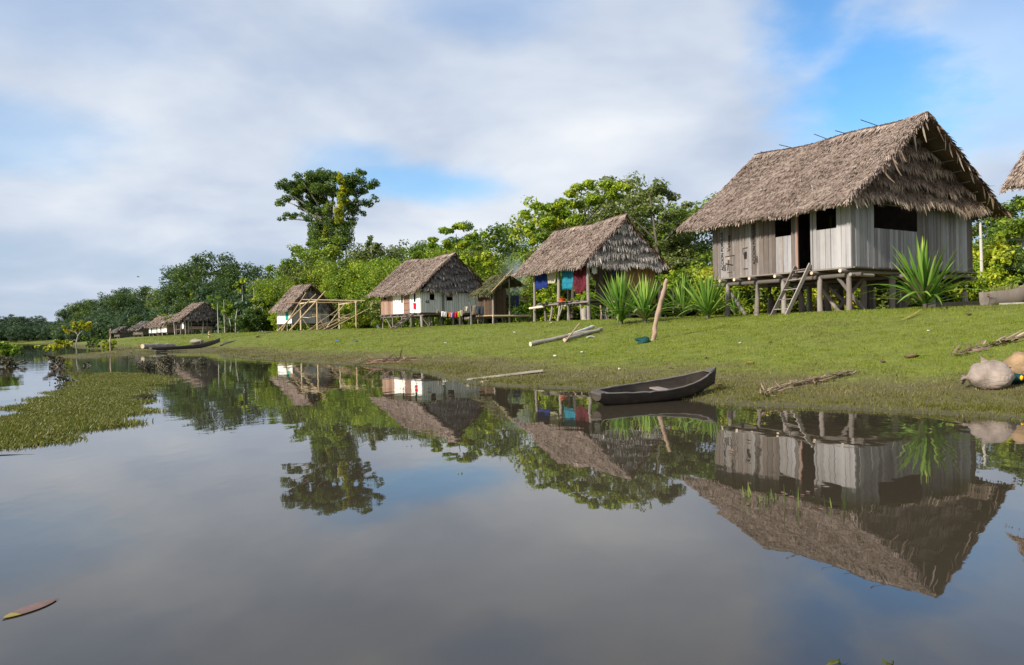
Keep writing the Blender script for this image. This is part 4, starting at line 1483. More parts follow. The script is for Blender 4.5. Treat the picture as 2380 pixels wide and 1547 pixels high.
# ---- frame of bare poles in front of the small house
def pole_frame():
    base = at(750, 766, 99.0)
    root = empty('pole_frame', (base.x, base.y, gz(base.x, base.y)), 0, 'unfinished building frame of bare tan poles beside the small house', 'frame')
    inv = -root.location

    def P(cx, cy, d):
        return at((960 + cx / 5.95) * .6357, (1000 + cy / 5.95) * .6357, d) + inv

    def foot(p):
        w = p - inv
        return Vector((p.x, p.y, gz(w.x, w.y) - .05 - root.location.z))
    D1, D2, D3, D4 = 98.5, 96.0, 103.5, 101.0
    for (cx, cy, d) in ((825, 670, D1), (1182, 596, D2), (1665, 640, D3), (2030, 615, D4)):
        t = P(cx, cy, d)
        MB().tube([foot(t), t], [.11, .09], 7).build('post', MATS['bamboo'], root)
    rails = [((860, 575), (2225, 600), D1 + 5, D4 + 3.5, .07), ((500, 650), (2060, 632), D1 - 1, D4 + .3, .07), ((790, 672), (1210, 598), D1 - .2, D2 - .2, .09), ((1680, 680), (2060, 622), D3 - .2, D4 - .2, .09),
             ((1085, 905), (2040, 915), D2 - .15, D4 - .15, .045), ((860, 958), (1010, 970), D1, D1 - 1, .05), ((1010, 970), (1175, 930), D1 - 1, D2, .05), ((1690, 985), (1890, 960), D3 - .2, D4, .07)]
    for (a, b, d0, d1, r) in rails:
        MB().tube([P(*a, d0), P(*b, d1)], [r, r * .85], 7).build('rail', MATS['bamboo'], root)
    for (a, b, d0, d1, r) in (((320, 1275), (1160, 460), 94.0, 97.6, .085), ((410, 1270), (945, 425), 94.5, 97.9, .075), ((575, 1265), (1370, 390), 93.0, 96.0, .095),
                              ((980, 1225), (1660, 780), 96.5, 103.0, .06), ((1350, 1130), (1795, 655), 97, 102.5, .07), ((1300, 1180), (1890, 962), 96.5, 101, .10), ((1100, 1212), (1790, 925), 97.0, 103, .08),
                              ((1450, 1200), (2370, 740), 97.5, 100.0, .06), ((970, 1232), (1450, 1060), 96.2, 99.0, .07), ((1220, 930), (1350, 1200), 96.3, 97.0, .05), ((870, 990), (1000, 1190), 98.4, 98.6, .045),
                              ((1600, 1010), (1720, 1190), 99, 103.3, .05), ((1180, 1150), (1930, 870), 97.5, 103, .05)):
        A, B = P(*a, d0), P(*b, d1)
        f = foot(A)
        if a[1] > 1100:
            A = Vector((A.x, A.y, f.z + .05)) if abs(A.z - f.z) < .8 else A
        MB().tube([A, A.lerp(B, .5) + Vector((0, 0, .04)), B], [r, r, r * .8], 7).build('leaning_pole', MATS['bamboo'], root)
    # white bundle at the foot of the frame
    p = on_ground((960 + 1290 / 5.95) * .6357, (1000 + 1235 / 5.95) * .6357, 60, 120)
    m = blob((0, 0, .25), (.75, .35, .3), 5, .25)
    tag(m.build('bundle', MATS['white_plastic'], None, loc=p), 'pale grey bundle lying in the grass before the pole frame', 'bundle')


def blob(c, s, seed, rough=.2, nu=14, nv=9):
    r = random.Random(seed)
    ph = [r.uniform(0, 6) for _ in range(6)]
    m = MB()
    vs = []
    for j in range(nv + 1):
        th = math.pi * j / nv
        for i in range(nu):
            a = 2 * math.pi * i / nu
            k = 1 + rough * (math.sin(2 * a + ph[0] + 2 * th) * .5 + math.sin(3 * a + ph[1]) * .3 * math.sin(th) + math.sin(4 * th + ph[2] + a) * .3)
            vs.append((c[0] + s[0] * k * math.sin(th) * math.cos(a), c[1] + s[1] * k * math.sin(th) * math.sin(a), c[2] + s[2] * k * math.cos(th)))
    fs = [(j * nu + i, (j + 1) * nu + i, (j + 1) * nu + (i + 1) % nu, j * nu + (i + 1) % nu) for j in range(nv) for i in range(nu)]
    m._add(vs, fs, True)
    return m


pole_frame()


# ---- far houses
def far_open_house():
    th = math.radians(40)
    p = at(428, 780, 150)
    zg = gz(p.x, p.y)
    root = empty('thatched_house', (p.x, p.y, zg), th, 'far open stilt house with steep thatched gable beyond the long boat', 'house', 'thatched stilt houses along the bank')
    W, L = 7.6, 5.5
    ze, zr, xr, zp = 4.75 - zg, 8.3 - zg, 3.8, 2.95 - zg
    for x in (0.2, .8, 1.4, 3.6, 4.4, 7.2):
        for y in (0, 2.7, 5.3):
            if x in (.8, 1.4, 4.4) and y > 0:
                continue
            stilt(root, x, y, gz_local(root, x, y), ze + .3, .11, MATS['post_wood' if x not in (.8, 3.6) else 'bark_pale'], (RND.gauss(0, .06), 0), 6, name='post', seed=4)
    MB().box((W / 2, L / 2, zp), (W - .2, L, .12)).build('platform', MATS['beam_wood'], root)
    for z in (zp + .95, zp + .45):
        MB().tube([(0, -.05, z), (W - .2, -.05, z)], .05, 6).build('rail', MATS['post_wood'], root)
    MB().box((W / 2 + .3, .02, zp + .2), (W - 1.4, .05, .5)).build('low_wall', MATS['plank_red'], root)
    MB().box((-.02, .6, zp + .7), (.06, 1.0, 1.2)).build('wall_panel', MATS['white_panel'], root)
    MB().box((W / 2, 3.0, zp + .9), (W - 1, .06, 1.8)).build('inner_wall', MATS['plank_brown'], root)
    MB().tube([(5.4, -.1, .02), (6.6, -.1, zp)], .09, 6).build('brace', MATS['post_wood'], root)
    roof = empty('roof', (0, 0, 0)); roof.parent = root
    roof_slope(roof, 'front_slope', -1.0, ze - .1, xr, zr, -.3, 6.3, .1, 150, .35, .09, MATS['thatch'], 81)
    roof_slope(roof, 'rear_slope', W + .8, ze, xr, zr, -.3, 6.3, .1, 25, .55, .13, MATS['thatch_brown'], 82)
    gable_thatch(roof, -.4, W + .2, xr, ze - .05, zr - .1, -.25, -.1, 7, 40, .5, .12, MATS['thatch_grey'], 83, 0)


far_open_house()


def far_house(label, px, py, depth, th, W, L, floor, wallh, eave, ridge, wallmat, gablemat, seed, dark=False, dens=70):
    p = at(px, py, depth)
    zg = gz(p.x, p.y)
    root = empty('thatched_house', (p.x, p.y, zg), math.radians(th), label, 'house', 'thatched stilt houses along the bank')
    MB().box((0, L / 2, floor + wallh / 2), (.06, L, wallh)).build('river_wall', MATS[wallmat], root)
    MB().box((W / 2, 0, floor + wallh / 2), (W, .06, wallh)).build('gable_wall', MATS[gablemat], root)
    MB().box((W, L / 2, floor + wallh / 2), (.06, L, wallh)).build('rear_wall', MATS['plank_brown'], root)
    MB().box((-.035, L * .62, floor + wallh * .42), (.03, L * .16, wallh * .8)).build('door', MATS['plank_brown'], root)
    MB().box((W / 2, L / 2, floor - .06), (W + .2, L + .2, .1)).build('floor', MATS['beam_wood'], root)
    for x in (.1, W / 2, W - .1):
        for y in (.1, L / 2, L - .1):
            stilt(root, x, y, gz_local(root, x, y), floor, .1, MATS['post_wood'], (0, 0), 6)
    roof = empty('roof', (0, 0, 0)); roof.parent = root
    tm = MATS['thatch_grey' if dark else 'thatch']
    roof_slope(roof, 'front_slope', -.9, eave, W / 2, ridge, -.5, L + .6, .1, dens, .6 if dens < 100 else .32, .16 if dens < 100 else .05, tm, seed)
    roof_slope(roof, 'rear_slope', W + .9, eave, W / 2, ridge, -.5, L + .6, .1, 20, .6, .16, MATS['thatch_grey'], seed + 1)
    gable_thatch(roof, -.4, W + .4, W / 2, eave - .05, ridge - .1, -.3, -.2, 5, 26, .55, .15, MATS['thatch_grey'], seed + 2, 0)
    return root


far_house('far thatched house with a bright white wall behind a slender tree', 364, 781, 190, 44, 5.0, 5.0, .8, 1.9, 2.5, 5.0, 'white_panel', 'plank_brown', 91)
far_house('far thatched house with pale brown gable wall next to the open house', 388, 781, 172, 44, 6.0, 5.5, .8, 1.8, 2.5, 4.9, 'white_panel', 'plank_red', 94)
far_house('dark roofed far house among the trees behind the slender tree', 332, 782, 206, 52, 5.0, 5.0, .7, 1.8, 2.2, 4.2, 'plank_brown', 'plank_brown', 97, True)
far_house('lone dark little hut farthest along the river edge', 278, 783, 225, 50, 3.4, 3.4, .5, 1.5, 1.9, 3.4, 'plank_brown', 'plank_brown', 101, True)


# ---- kitchen hut between the white house and the open house
def kitchen_hut():
    th = math.radians(38)
    p = at(1146, 750, 68)
    zg = gz(p.x, p.y)
    root = empty('cooking_hut', (p.x, p.y, zg), th, 'small cane walled hut with greenish palm roof beside the white house', 'hut')
    W, L = 1.5, 2.2
    zf = 2.75 - zg
    ze, zr = 4.75 - zg, 6.35 - zg
    wl = empty('cane_wall', (0, 0, 0)); wl.parent = root
    plank_wall(wl, 'x', 0, 0, 1.45, zf, ze + .3, [], .15, ['cane_dark'], 111)
    plank_wall(wl, 'y', 0, 0, L, zf, ze + .1, [], .25, ['cane_dark'], 112)
    plank_wall(wl, 'x', L, 0, 1.9, zf, ze + .8, [], .25, ['cane_dark'], 115)
    MB().box((W / 2 + 1.2, L / 2, zf - .05), (W + 2.6, L + .4, .09)).build('deck', MATS['bamboo'], root)
    MB().tube([(-.3, -.35, zf - .12), (W + 2.4, -.4, zf - .1)], .09, 8).build('deck_beam', MATS['bamboo'], root)
    for (x, y) in ((0, 0), (1.6, -.3), (0, L), (1.9, L), (3.4, -.2), (3.6, L)):
        stilt(root, x, y, gz_local(root, x, y), ze + (.3 if x < 1 else 1.3) if x < 3 and y < 1 else zf, .075, MATS['post_wood'], (0, 0), 7, name='post')
    for (x, lx) in ((1.0, .1), (3.2, -.15), (3.9, .1)):
        stilt(root, x, 0, gz_local(root, x, 0), zf - .1, .08, MATS['post_wood'], (lx, 0), 7)
    for z in (zf + 1.5, zf + 1.25):
        MB().tube([(2.2, 0, z), (5.6, .4, z)], .05, 7).build('rail', MATS['bamboo'], root)
    roof = empty('roof', (0, 0, 0)); roof.parent = root
    roof_slope(roof, 'front_slope', -.55, ze - .15, 1.75, zr, -.35, L + .3, .05, 260, .4, .07, MATS['thatch_green'], 113)
    roof_slope(roof, 'rear_slope', 2.9, ze + .7, 1.75, zr, -.35, L + .3, .05, 120, .4, .07, MATS['thatch_green'], 114)
    MB().tube([(-.5, -.5, ze - .05), (2.0, -.4, zr + .45)], .045, 7).build('roof_pole', MATS['bamboo'], roof)
    MB().tube([(.9, -.5, zr - .3), (2.6, -.5, zr + .05)], .045, 7).build('roof_pole', MATS['bamboo'], roof)
    for i, (x, mt, nm) in enumerate(((2.0, 'cloth_charcoal', 'dark garment hanging beside the cane hut doorway'), (2.45, 'cloth_navy', 'navy garment hanging beside the cane hut doorway'))):
        a, b = local_to_world(root, x, -.12, ze - .25), local_to_world(root, x + .36, -.12, ze - .25)
        hanging_cloth('hanging_garment', nm, 'garment', 'garments at the cane hut', a, b, 1.0, mat=mt, nx=5, nz=6, fold=.04, ragged=.1, seed=i)
    return root


kitchen_hut()
far_house('brown thatched house half hidden behind the cane hut', 1118, 745, 84, 30, 4.0, 4.5, .9, 1.9, 2.6, 4.9, 'plank_brown', 'plank_brown', 121)
far_house('thatched house at the far end of the bank cut by the picture edge', 2959, 700, 19.6, 32, 5.5, 5.2, 1.3, 2.4, 3.72, 7.2, 'plank_grey', 'plank_grey', 124, dens=350)


# ---- clothes line before the white house
def clothes_line():
    def C(x, y, d=69.0):
        return at((1350 + x / 4.327) * .6357, (1040 + y / 4.327) * .6357, d)
    items = [(1060, 1105, 400, 465, 'cloth_taupe', 'grey cloth at the near end of the clothes line'), (1140, 1178, 428, 515, 'cloth_white', 'first white garment on the clothes line'),
             (1180, 1222, 436, 522, 'cloth_white', 'second white garment on the clothes line'), (1226, 1250, 446, 470, 'cloth_taupe', 'tiny grey sock on the clothes line'), (1254, 1282, 448, 525, 'cloth_orange', 'orange garment on the clothes line'),
             (1285, 1316, 450, 530, 'cloth_pink', 'pink white garment on the clothes line'), (1319, 1345, 450, 540, 'cloth_royal', 'royal blue garment on the clothes line'), (1348, 1398, 443, 535, 'cloth_red', 'red garment on the clothes line'),
             (1402, 1436, 430, 525, 'cloth_lime', 'lime yellow garment on the clothes line'), (1440, 1472, 415, 510, 'cloth_cream', 'cream garment beside the lime one on the clothes line'), (1476, 1506, 395, 475, 'cloth_mauve', 'mauve garment on the clothes line'),
             (1510, 1558, 355, 430, 'cloth_cream', 'pale cream cloth at the high end of the clothes line'),
             (1612, 1688, 338, 490, 'cloth_taupe', 'brown grey trousers on the raised line by the white house'), (1692, 1762, 345, 480, 'cloth_charcoal', 'charcoal shirt on the raised line by the white house'),
             (1766, 1838, 345, 500, 'cloth_charcoal', 'charcoal trousers on the raised line by the white house'), (1842, 1945, 325, 490, 'cloth_navy', 'navy blue jeans on the raised line by the white house')]
    tops = []
    for i, (x0, x1, y0, y1, mat, label) in enumerate(items):
        a, b = C(x0, y0), C(x1, y0 - 4)
        tops += [a, b]
        hanging_cloth('hanging_garment', label, 'garment', 'washing on the clothes line', a, b, (y1 - y0) / 4.327 * .6357 * 69 / F, mat, 6, 6, .05, .06, i, legs='trousers' in label or 'jeans' in label)
    m = MB().tube([C(1020, 380)] + [t + Vector((0, 0, .01)) for t in tops] + [C(2190, 200)], .012, 5)
    tag(m.build('clothes_line', MATS['wire'], None), 'thin cord carrying the washing before the white house', 'cord')
    f = C(1610, 660)
    m = MB().tube([Vector((f.x, f.y, gz(f.x, f.y) - .1)), C(1612, 345), C(1580, 290)], [.06, .05, .04], 7)
    tag(m.build('line_pole', MATS['post_wood'], None), 'crooked pole propping the clothes line', 'pole')
    a, b = local_to_world(white, -.12, .75, 2.35), local_to_world(white, -.12, 1.12, 2.35)
    hanging_cloth('hanging_garment', 'red cloth hanging in the river side window of the white house', 'cloth', None, a, b, .6, 'cloth_red', 5, 5, .03, .1, 3)


clothes_line()

# ------------------------------------------------------------------ plants
def leaf_quads(p, n, size, r, aspect=.5):
    """flat pointed leaves at p with normals n"""
    m = len(p)
    t = norm(np.cross(n, r.normal(0, 1, (m, 3))))
    b = norm(np.cross(n, t))
    s = (size * r.uniform(.65, 1.35, m))[:, None]
    tipdrop = np.array([0, 0, -1.0])[None, :] * s * .12
    v = np.stack([p - t * s * .5, p + b * s * aspect * .5, p + t * s * .5 + tipdrop, p - b * s * aspect * .5], 1).reshape(-1, 3)
    f = np.arange(4 * m).reshape(-1, 4)
    return v, f


def clump_leaves(C, R, per, size, r, flat=.7, aspect=.55):
    """C (k,3) clump centres, R (k,) radii"""
    C, R = np.asarray(C, float), np.asarray(R, float)
    k = 3
    off = norm(r.normal(0, 1, (len(C) * k, 3))) * r.uniform(.3, .85, (len(C) * k, 1))
    C = np.repeat(C, k, axis=0) + off * np.repeat(R, k)[:, None] * np.array([1, 1, flat])
    R = np.repeat(R, k) * r.uniform(.42, .78, len(C))
    per = per / k
    cnt = np.maximum((per * (R / R.mean()) ** 2).astype(int), 8)
    idx = np.repeat(np.arange(len(C)), cnt)
    m = len(idx)
    d = norm(r.normal(0, 1, (m, 3)))
    rad = r.random(m) ** .33
    p = C[idx] + d * (R[idx] * rad)[:, None] * np.array([1, 1, flat])
    n = norm(d * .7 + np.array([0, 0, .75]) + r.normal(0, .55, (m, 3)))
    v, f = leaf_quads(p, n, size, r, aspect)
    tone = r.normal(0, .16, len(C))[idx]
    t = np.clip(.45 + tone + r.normal(0, .17, m), 0, 1)
    return v, f, np.repeat(t, 4)


def tree_proto(name, seed, H, crown_r, crown_h, nclump, per, leaf, trunk_r, trunk_mat, leafmat, shape='round', flat=.62, aspect=.55, limbs=7):
    r = np.random.default_rng(seed)
    C = []
    zc = H - crown_h * .5
    while len(C) < nclump:
        q = r.normal(0, 1, 3)
        q /= np.linalg.norm(q)
        q *= r.uniform(.45, 1.0)
        if shape == 'umbrella':
            q[2] = abs(q[2]) * .9 - .15
        if shape == 'tall':
            q[2] *= 1.0
        C.append((q[0] * crown_r * .8, q[1] * crown_r * .8, zc + q[2] * crown_h * .42))
    C = np.array(C)
    R = crown_r * r.uniform(.24, .44, nclump)
    v, f, t = clump_leaves(C, R, per, leaf, r, flat, aspect)
    # a little brighter top leaves are young growth, random
    cm = np_mesh('crown', v, f, MATS[leafmat], tint=t)
    mb = MB()
    top = Vector((r.normal(0, .03) * H, r.normal(0, .03) * H, H - crown_h * .55))
    mid = Vector((r.normal(0, .02) * H, r.normal(0, .02) * H, H * .35))
    mb.tube([(0, 0, -.3), mid, top], [trunk_r * 1.25, trunk_r, trunk_r * .65], 8)
    for k in r.choice(nclump, size=min(limbs, nclump), replace=False):
        st = mid.lerp(top, r.uniform(.4, 1.0))
        e = Vector(C[k])
        mb.tube([st, st.lerp(e, .5) + Vector((0, 0, -.04 * H)), e], [trunk_r * .45, trunk_r * .3, trunk_r * .1], 5, cap=False)
    tm = mb.mesh('trunk', MATS[trunk_mat])
    return dict(H=H, crown=cm, trunk=tm, R=crown_r)


PROTO = {}
for i in range(4):
    PROTO['broad%d' % i] = tree_proto('broad', 200 + i, 14, 5.4 + .4 * i, 9.5, 34, 210, .42, .22, 'bark_pale' if i % 2 else 'bark_dark', 'leaf_mid', 'round')
for i in range(3):
    PROTO['tall%d' % i] = tree_proto('tall', 220 + i, 14, 3.6, 11.0, 30, 190, .40, .16, 'bark_pale', 'leaf_mid', 'tall')
for i in range(2):
    PROTO['umb%d' % i] = tree_proto('umb', 240 + i, 14, 6.0, 6.5, 26, 230, .42, .22, 'bark_pale', 'leaf_mid', 'umbrella', .5)
for i in range(3):
    PROTO['bush%d' % i] = tree_proto('bush', 260 + i, 4, 2.3, 4.4, 20, 150, .25, .05, 'bark_dark', 'leaf_mid', 'round', .8)
for i in range(2):
    PROTO['sapling%d' % i] = tree_proto('sapling', 280 + i, 9, 1.9, 3.6, 12, 90, .36, .075, 'bark_pale', 'leaf_bright', 'umbrella', .6)


def place(kind, name, x, y, H, wide, leaf, label, cat, group=None, rot=None, z=None, trunk=None):
    p = PROTO[kind]
    zz = gz(x, y) - .05 if z is None else z
    s = H / p['H']
    e = empty(name, (x, y, zz), RND.uniform(0, 6.28) if rot is None else rot, label, cat, group, (s * wide, s * wide, s))
    for part in ('trunk', 'crown'):
        o = obj(part, p[part], e)
        mt = leaf if part == 'crown' else trunk
        if mt:
            o.material_slots[0].link = 'OBJECT'
            o.material_slots[0].material = MATS[mt]
    return e


SKY = [(0, 738), (60, 735), (95, 742), (130, 738), (150, 716), (230, 692), (265, 694), (285, 661), (320, 662), (345, 686), (380, 668), (402, 650), (415, 622), (450, 616), (480, 602), (520, 593), (560, 604), (600, 624),
       (640, 622), (690, 590), (740, 565), (800, 562), (850, 572), (900, 570), (930, 557), (980, 570), (1000, 548), (1040, 522), (1080, 517), (1120, 537), (1160, 547), (1180, 572), (1210, 540), (1225, 490),
       (1260, 470), (1310, 462), (1340, 435), (1400, 420), (1450, 432), (1490, 432), (1530, 424), (1570, 452), (1600, 472), (1625, 486), (1660, 545), (1800, 560), (2200, 540), (2250, 520), (2290, 492), (2340, 458), (2380, 452), (2500, 450)]
FRONT = [(-20, 425), (130, 430), (140, 335), (250, 262), (300, 245), (380, 225), (470, 176), (560, 128), (700, 119), (850, 106), (1000, 92), (1130, 92), (1250, 72), (1400, 67), (1600, 60), (1700, 52), (2250, 47), (2450, 44)]


def sky_y(px):
    return float(np.interp(px, [a for a, b in SKY], [b for a, b in SKY]))


def front_d(px):
    return float(np.interp(px, [a for a, b in FRONT], [b for a, b in FRONT]))


def tree_for(px, d, ytop):
    p = at(px, ytop, d)
    z = gz(p.x, p.y)
    return p.x, p.y, max(p.z - z, 1.5)


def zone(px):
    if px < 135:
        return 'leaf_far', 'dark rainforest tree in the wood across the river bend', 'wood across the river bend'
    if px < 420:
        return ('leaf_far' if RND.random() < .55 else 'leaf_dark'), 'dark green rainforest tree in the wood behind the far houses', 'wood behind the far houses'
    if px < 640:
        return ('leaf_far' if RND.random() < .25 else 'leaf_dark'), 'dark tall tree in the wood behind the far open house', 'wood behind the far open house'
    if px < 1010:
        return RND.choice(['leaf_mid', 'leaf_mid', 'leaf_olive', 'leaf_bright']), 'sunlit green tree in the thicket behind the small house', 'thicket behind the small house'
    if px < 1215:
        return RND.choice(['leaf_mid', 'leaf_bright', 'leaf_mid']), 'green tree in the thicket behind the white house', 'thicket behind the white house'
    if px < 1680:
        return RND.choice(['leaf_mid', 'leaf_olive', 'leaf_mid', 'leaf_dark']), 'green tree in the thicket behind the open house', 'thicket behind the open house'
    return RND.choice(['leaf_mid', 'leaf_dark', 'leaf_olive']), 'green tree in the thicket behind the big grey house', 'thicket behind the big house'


def describe(lf, kind, row, lab):
    col = {'leaf_far': 'blackish green', 'leaf_dark': 'dark green', 'leaf_mid': 'mid green', 'leaf_bright': 'bright green', 'leaf_olive': 'olive green', 'leaf_yellow': 'yellow green'}[lf]
    form = {'b': 'broad', 'u': 'flat topped', 't': 'narrow'}[kind[0]]
    where = ['on the skyline of', 'half way up', 'low in front of'][row]
    place_ = lab.split(' in ', 1)[1] if ' in ' in lab else lab
    return '%s %s tree %s %s' % (col, form, where, place_.replace('thicket rising', 'thicket'))


def undergrowth():
    r = np.random.default_rng(77)
    for (p0, p1, mat, n, frac, label) in ((-40, 600, 'leaf_far', 60000, .5, 'dense dark undergrowth at the foot of the far wood'), (600, 1230, 'leaf_lush', 90000, .72, 'dense sunlit green undergrowth behind the small house and white house'),
                                   (1200, 2460, 'leaf_mid', 80000, .42, 'dense green undergrowth behind the open house and big house')):
        k = n // 150
        px = r.uniform(p0, p1, k)
        d = np.interp(px, [a for a, b in FRONT], [b for a, b in FRONT]) * r.uniform(1.02, 1.14, k)
        sy = np.interp(px, [a for a, b in SKY], [b for a, b in SKY])
        Hs = (CY - math.tan(ROLL) * (px - CX) - sy) / F * d
        x = (px - CX) / F * d
        C = np.stack([x, d, ground_z(x, d) + Hs * frac * r.random(k)], 1)
        R = r.uniform(.9, 1.9, k) * np.clip(d / 100.0, .7, 2.6)
        v, f, t = clump_leaves(C, R, 150, .28 if p0 > 500 else .75, r, .8)
        t = t.reshape(-1, 4)[:, 0]
        tag(obj('undergrowth', np_mesh('undergrowth', v, f, MATS[mat], tint=np.repeat(t, 4))), label, 'undergrowth', None, 'stuff')


def forest():
    big_kinds = ['broad0', 'broad1', 'broad2', 'broad3', 'umb0', 'tall0', 'tall1', 'tall2']
    # skyline row and two lower rows before it
    for (row, dd, hh, step) in ((0, 1.22, 1.0, .62), (1, 1.12, .80, .62), (2, 1.05, .55, .6)):
        px = -40.0
        while px < 2460:
            d = front_d(px) * dd * RND.uniform(.97, 1.05)
            y = sky_y(px) + RND.uniform(-4, 12)
            hy = horizon_y(px)
            y = hy - (hy - y) * hh * (1.0 if row == 0 else RND.uniform(.85, 1.12))
            x, yy, H = tree_for(px, d, y)
            kind = RND.choice(big_kinds) if px > 640 else RND.choice(['broad0', 'broad1', 'broad2', 'broad3'])
            wide = RND.uniform(.85, 1.2)
            width_px = PROTO[kind]['R'] * 2 * H / 14 * wide / d * F
            if not (1690 < px < 2225 and row < 1):
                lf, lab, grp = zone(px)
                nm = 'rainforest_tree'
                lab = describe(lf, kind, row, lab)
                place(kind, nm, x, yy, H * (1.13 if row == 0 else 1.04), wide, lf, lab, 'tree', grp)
            px += max(width_px * step * (.8 if px < 640 else 1.0), 9)
    # low shrubs that close the foot of the thicket
    px = -40.0
    while px < 2460:
        for q in range(2):
            d = front_d(px) * RND.uniform(.985, 1.06)
            hy = horizon_y(px)
            H = RND.uniform(2.2, 4.6) if d < 160 else RND.uniform(4, 8)
            p = at(px + RND.uniform(-5, 5), hy, d)
            lf, lab, grp = zone(px)
            if RND.random() < .35 and px > 420:
                lf = 'leaf_bright'
            if px > 1640 and RND.random() < .3:
                lf = 'leaf_yellow'
            kind = RND.choice(['bush0', 'bush1', 'bush2'])
            size = 'tall' if H > (3.6 if d < 160 else 6) else ('low' if H < (2.9 if d < 160 else 5) else 'rounded')
            tone = {'leaf_far': 'blackish green', 'leaf_dark': 'dark green', 'leaf_mid': 'mid green', 'leaf_bright': 'bright green', 'leaf_olive': 'olive green', 'leaf_yellow': 'yellow green'}[lf]
            nm = '%s %s shrub at the foot of the %s' % (size, tone, grp)
            place(kind, 'leafy_shrub', p.x, p.y, H, RND.uniform(.9, 1.35), lf, nm, 'shrub', grp + ' shrubs')
        px += max(2.3 * 2 * H / 4 / d * F * .42, 7)


forest()
undergrowth()


def hero_tree(name, label, clumps, depth, spread, per, leaf, leafmat, trunk_paths, trunk_mat, seed, flat=.75, base=None, cat='tree', aspect=.55, extra=None):
    """a tree whose leaf clumps are given as (px, py, radius px)"""
    r = np.random.default_rng(seed)
    bx = at(base[0], base[1], depth)
    root = empty(name, (bx.x, bx.y, gz(bx.x, bx.y) if base[2] is None else base[2]), 0, label, cat)
    org = np.array(root.location)
    C, R = [], []
    for (px, py, rp) in clumps:
        C.append(np.array(at(px, py, depth + r.normal(0, spread))) - org)
        R.append(rp * depth / F)
    v, f, t = clump_leaves(C, R, per, leaf, r, flat, aspect)
    obj('crown', np_mesh('crown', v, f, MATS[leafmat], tint=t), root)
    mb = MB()
    for (pts, r0, r1) in trunk_paths:
        P = [at(px, py, depth + dz) - root.location for (px, py, dz) in pts]
        k = len(P)
        mb.tube(P, [r0 + (r1 - r0) * i / (k - 1) for i in range(k)], 7, cap=False)
    mb.build('trunk', MATS[trunk_mat], root)
    if extra:
        extra(root, org, r)
    return root


def emergent():
    D = 160.0
    c8 = lambda x, y: ((900 + x / 2.21) * .6357, (550 + y / 2.21) * .6357)
    raw = [(285, 280, 48), (330, 250, 36), (300, 400, 52), (250, 425, 26), (380, 365, 66), (345, 320, 50), (460, 245, 60), (520, 205, 52), (620, 190, 52), (600, 290, 72), (520, 320, 66), (430, 310, 52),
           (700, 215, 60), (790, 240, 52), (860, 225, 52), (920, 185, 36), (950, 250, 52), (1020, 285, 40), (1010, 310, 30), (880, 310, 52), (700, 330, 62), (470, 430, 52), (580, 410, 52), (290, 550, 30), (350, 530, 30),
           (410, 520, 34), (650, 450, 46), (800, 420, 46), (900, 430, 38), (970, 412, 38), (1020, 400, 30), (930, 510, 30), (855, 490, 36), (830, 330, 50), (600, 500, 42), (540, 460, 44), (500, 560, 28),
           (560, 590, 36), (620, 630, 42), (700, 600, 44), (800, 610, 40), (845, 570, 32), (740, 690, 50), (600, 700, 52), (560, 750, 48), (680, 740, 56), (760, 760, 56), (820, 700, 36)]
    raw = raw + [(x + RND.uniform(-34, 34), y + RND.uniform(-8, 40), q * .85) for (x, y, q) in raw if y < 480 and 400 < x < 950] + [(x + RND.uniform(-30, 30), y + RND.uniform(-20, 30), q * .85) for (x, y, q) in raw if 400 < x < 900]
    cl = [(*c8(x, y), rr * .2877 * 1.42) for (x, y, rr) in raw]
    paths = []
    tr = lambda x, y, dz=0: (*c8(x, y), dz)
    paths.append(([tr(700, 1150), tr(690, 800), tr(680, 640), tr(660, 480), tr(600, 330), tr(560, 230)], 1.0, .25))
    for e in ((300, 400), (290, 550), (460, 260), (720, 230), (900, 230), (1010, 290), (990, 410), (380, 370), (860, 330), (620, 200)):
        paths.append(([tr(680, 620), tr((680 + e[0]) / 2, (560 + e[1]) / 2 + 10, RND.gauss(0, 1)), tr(*e, RND.gauss(0, 2))], .35, .08))

    def vines(root, org, r):
        # yellow green creeper column and hanging lianas
        pts = [(760, 210, 26), (770, 250, 26), (765, 300, 26), (790, 340, 30), (770, 390, 30), (800, 420, 28), (760, 440, 30), (745, 490, 32), (760, 540, 34), (750, 580, 28), (620, 700, 26), (640, 640, 22)]
        C = [np.array(at(*c8(x, y), D - 5.0)) - org for (x, y, q) in pts]
        R = [q * .2877 * 1.25 * D / F for (x, y, q) in pts]
        v, f, t = clump_leaves(C, R, 230, .40, r, 1.1)
        obj('creeper', np_mesh('creeper', v, f, MATS['leaf_yellow'], tint=t), root)
        n = 170
        vs, fs, b, ts = [], [], 0, []
        for k in range(n):
            x, y0 = r.uniform(500, 870), r.uniform(430, 640)
            p = np.array(at(*c8(x, y0), D + r.normal(0, 3))) - org
            ln = r.uniform(3, 9)
            m = int(ln * 9)
            q = p[None, :] + np.stack([r.normal(0, .16, m), r.normal(0, .16, m), -r.random(m) * ln], 1)
            v, f = leaf_quads(q, norm(r.normal(0, 1, (m, 3))), .38, r)
            vs.append(v); fs.append(f + b); b += len(v); ts.append(np.repeat(np.clip(r.normal(.4, .2, m), 0, 1), 4))
        obj('lianas', np_mesh('lianas', np.concatenate(vs), np.concatenate(fs), MATS['leaf_dark'], tint=np.concatenate(ts)), root)
    hero_tree('emergent_tree', 'giant emergent tree with umbrella crown and yellow green creeper above the thicket', cl, D, 2.6, 350, .44, 'leaf_giant', paths, 'bark_pale', 5, .75, (770, 780, None), extra=vines)


emergent()


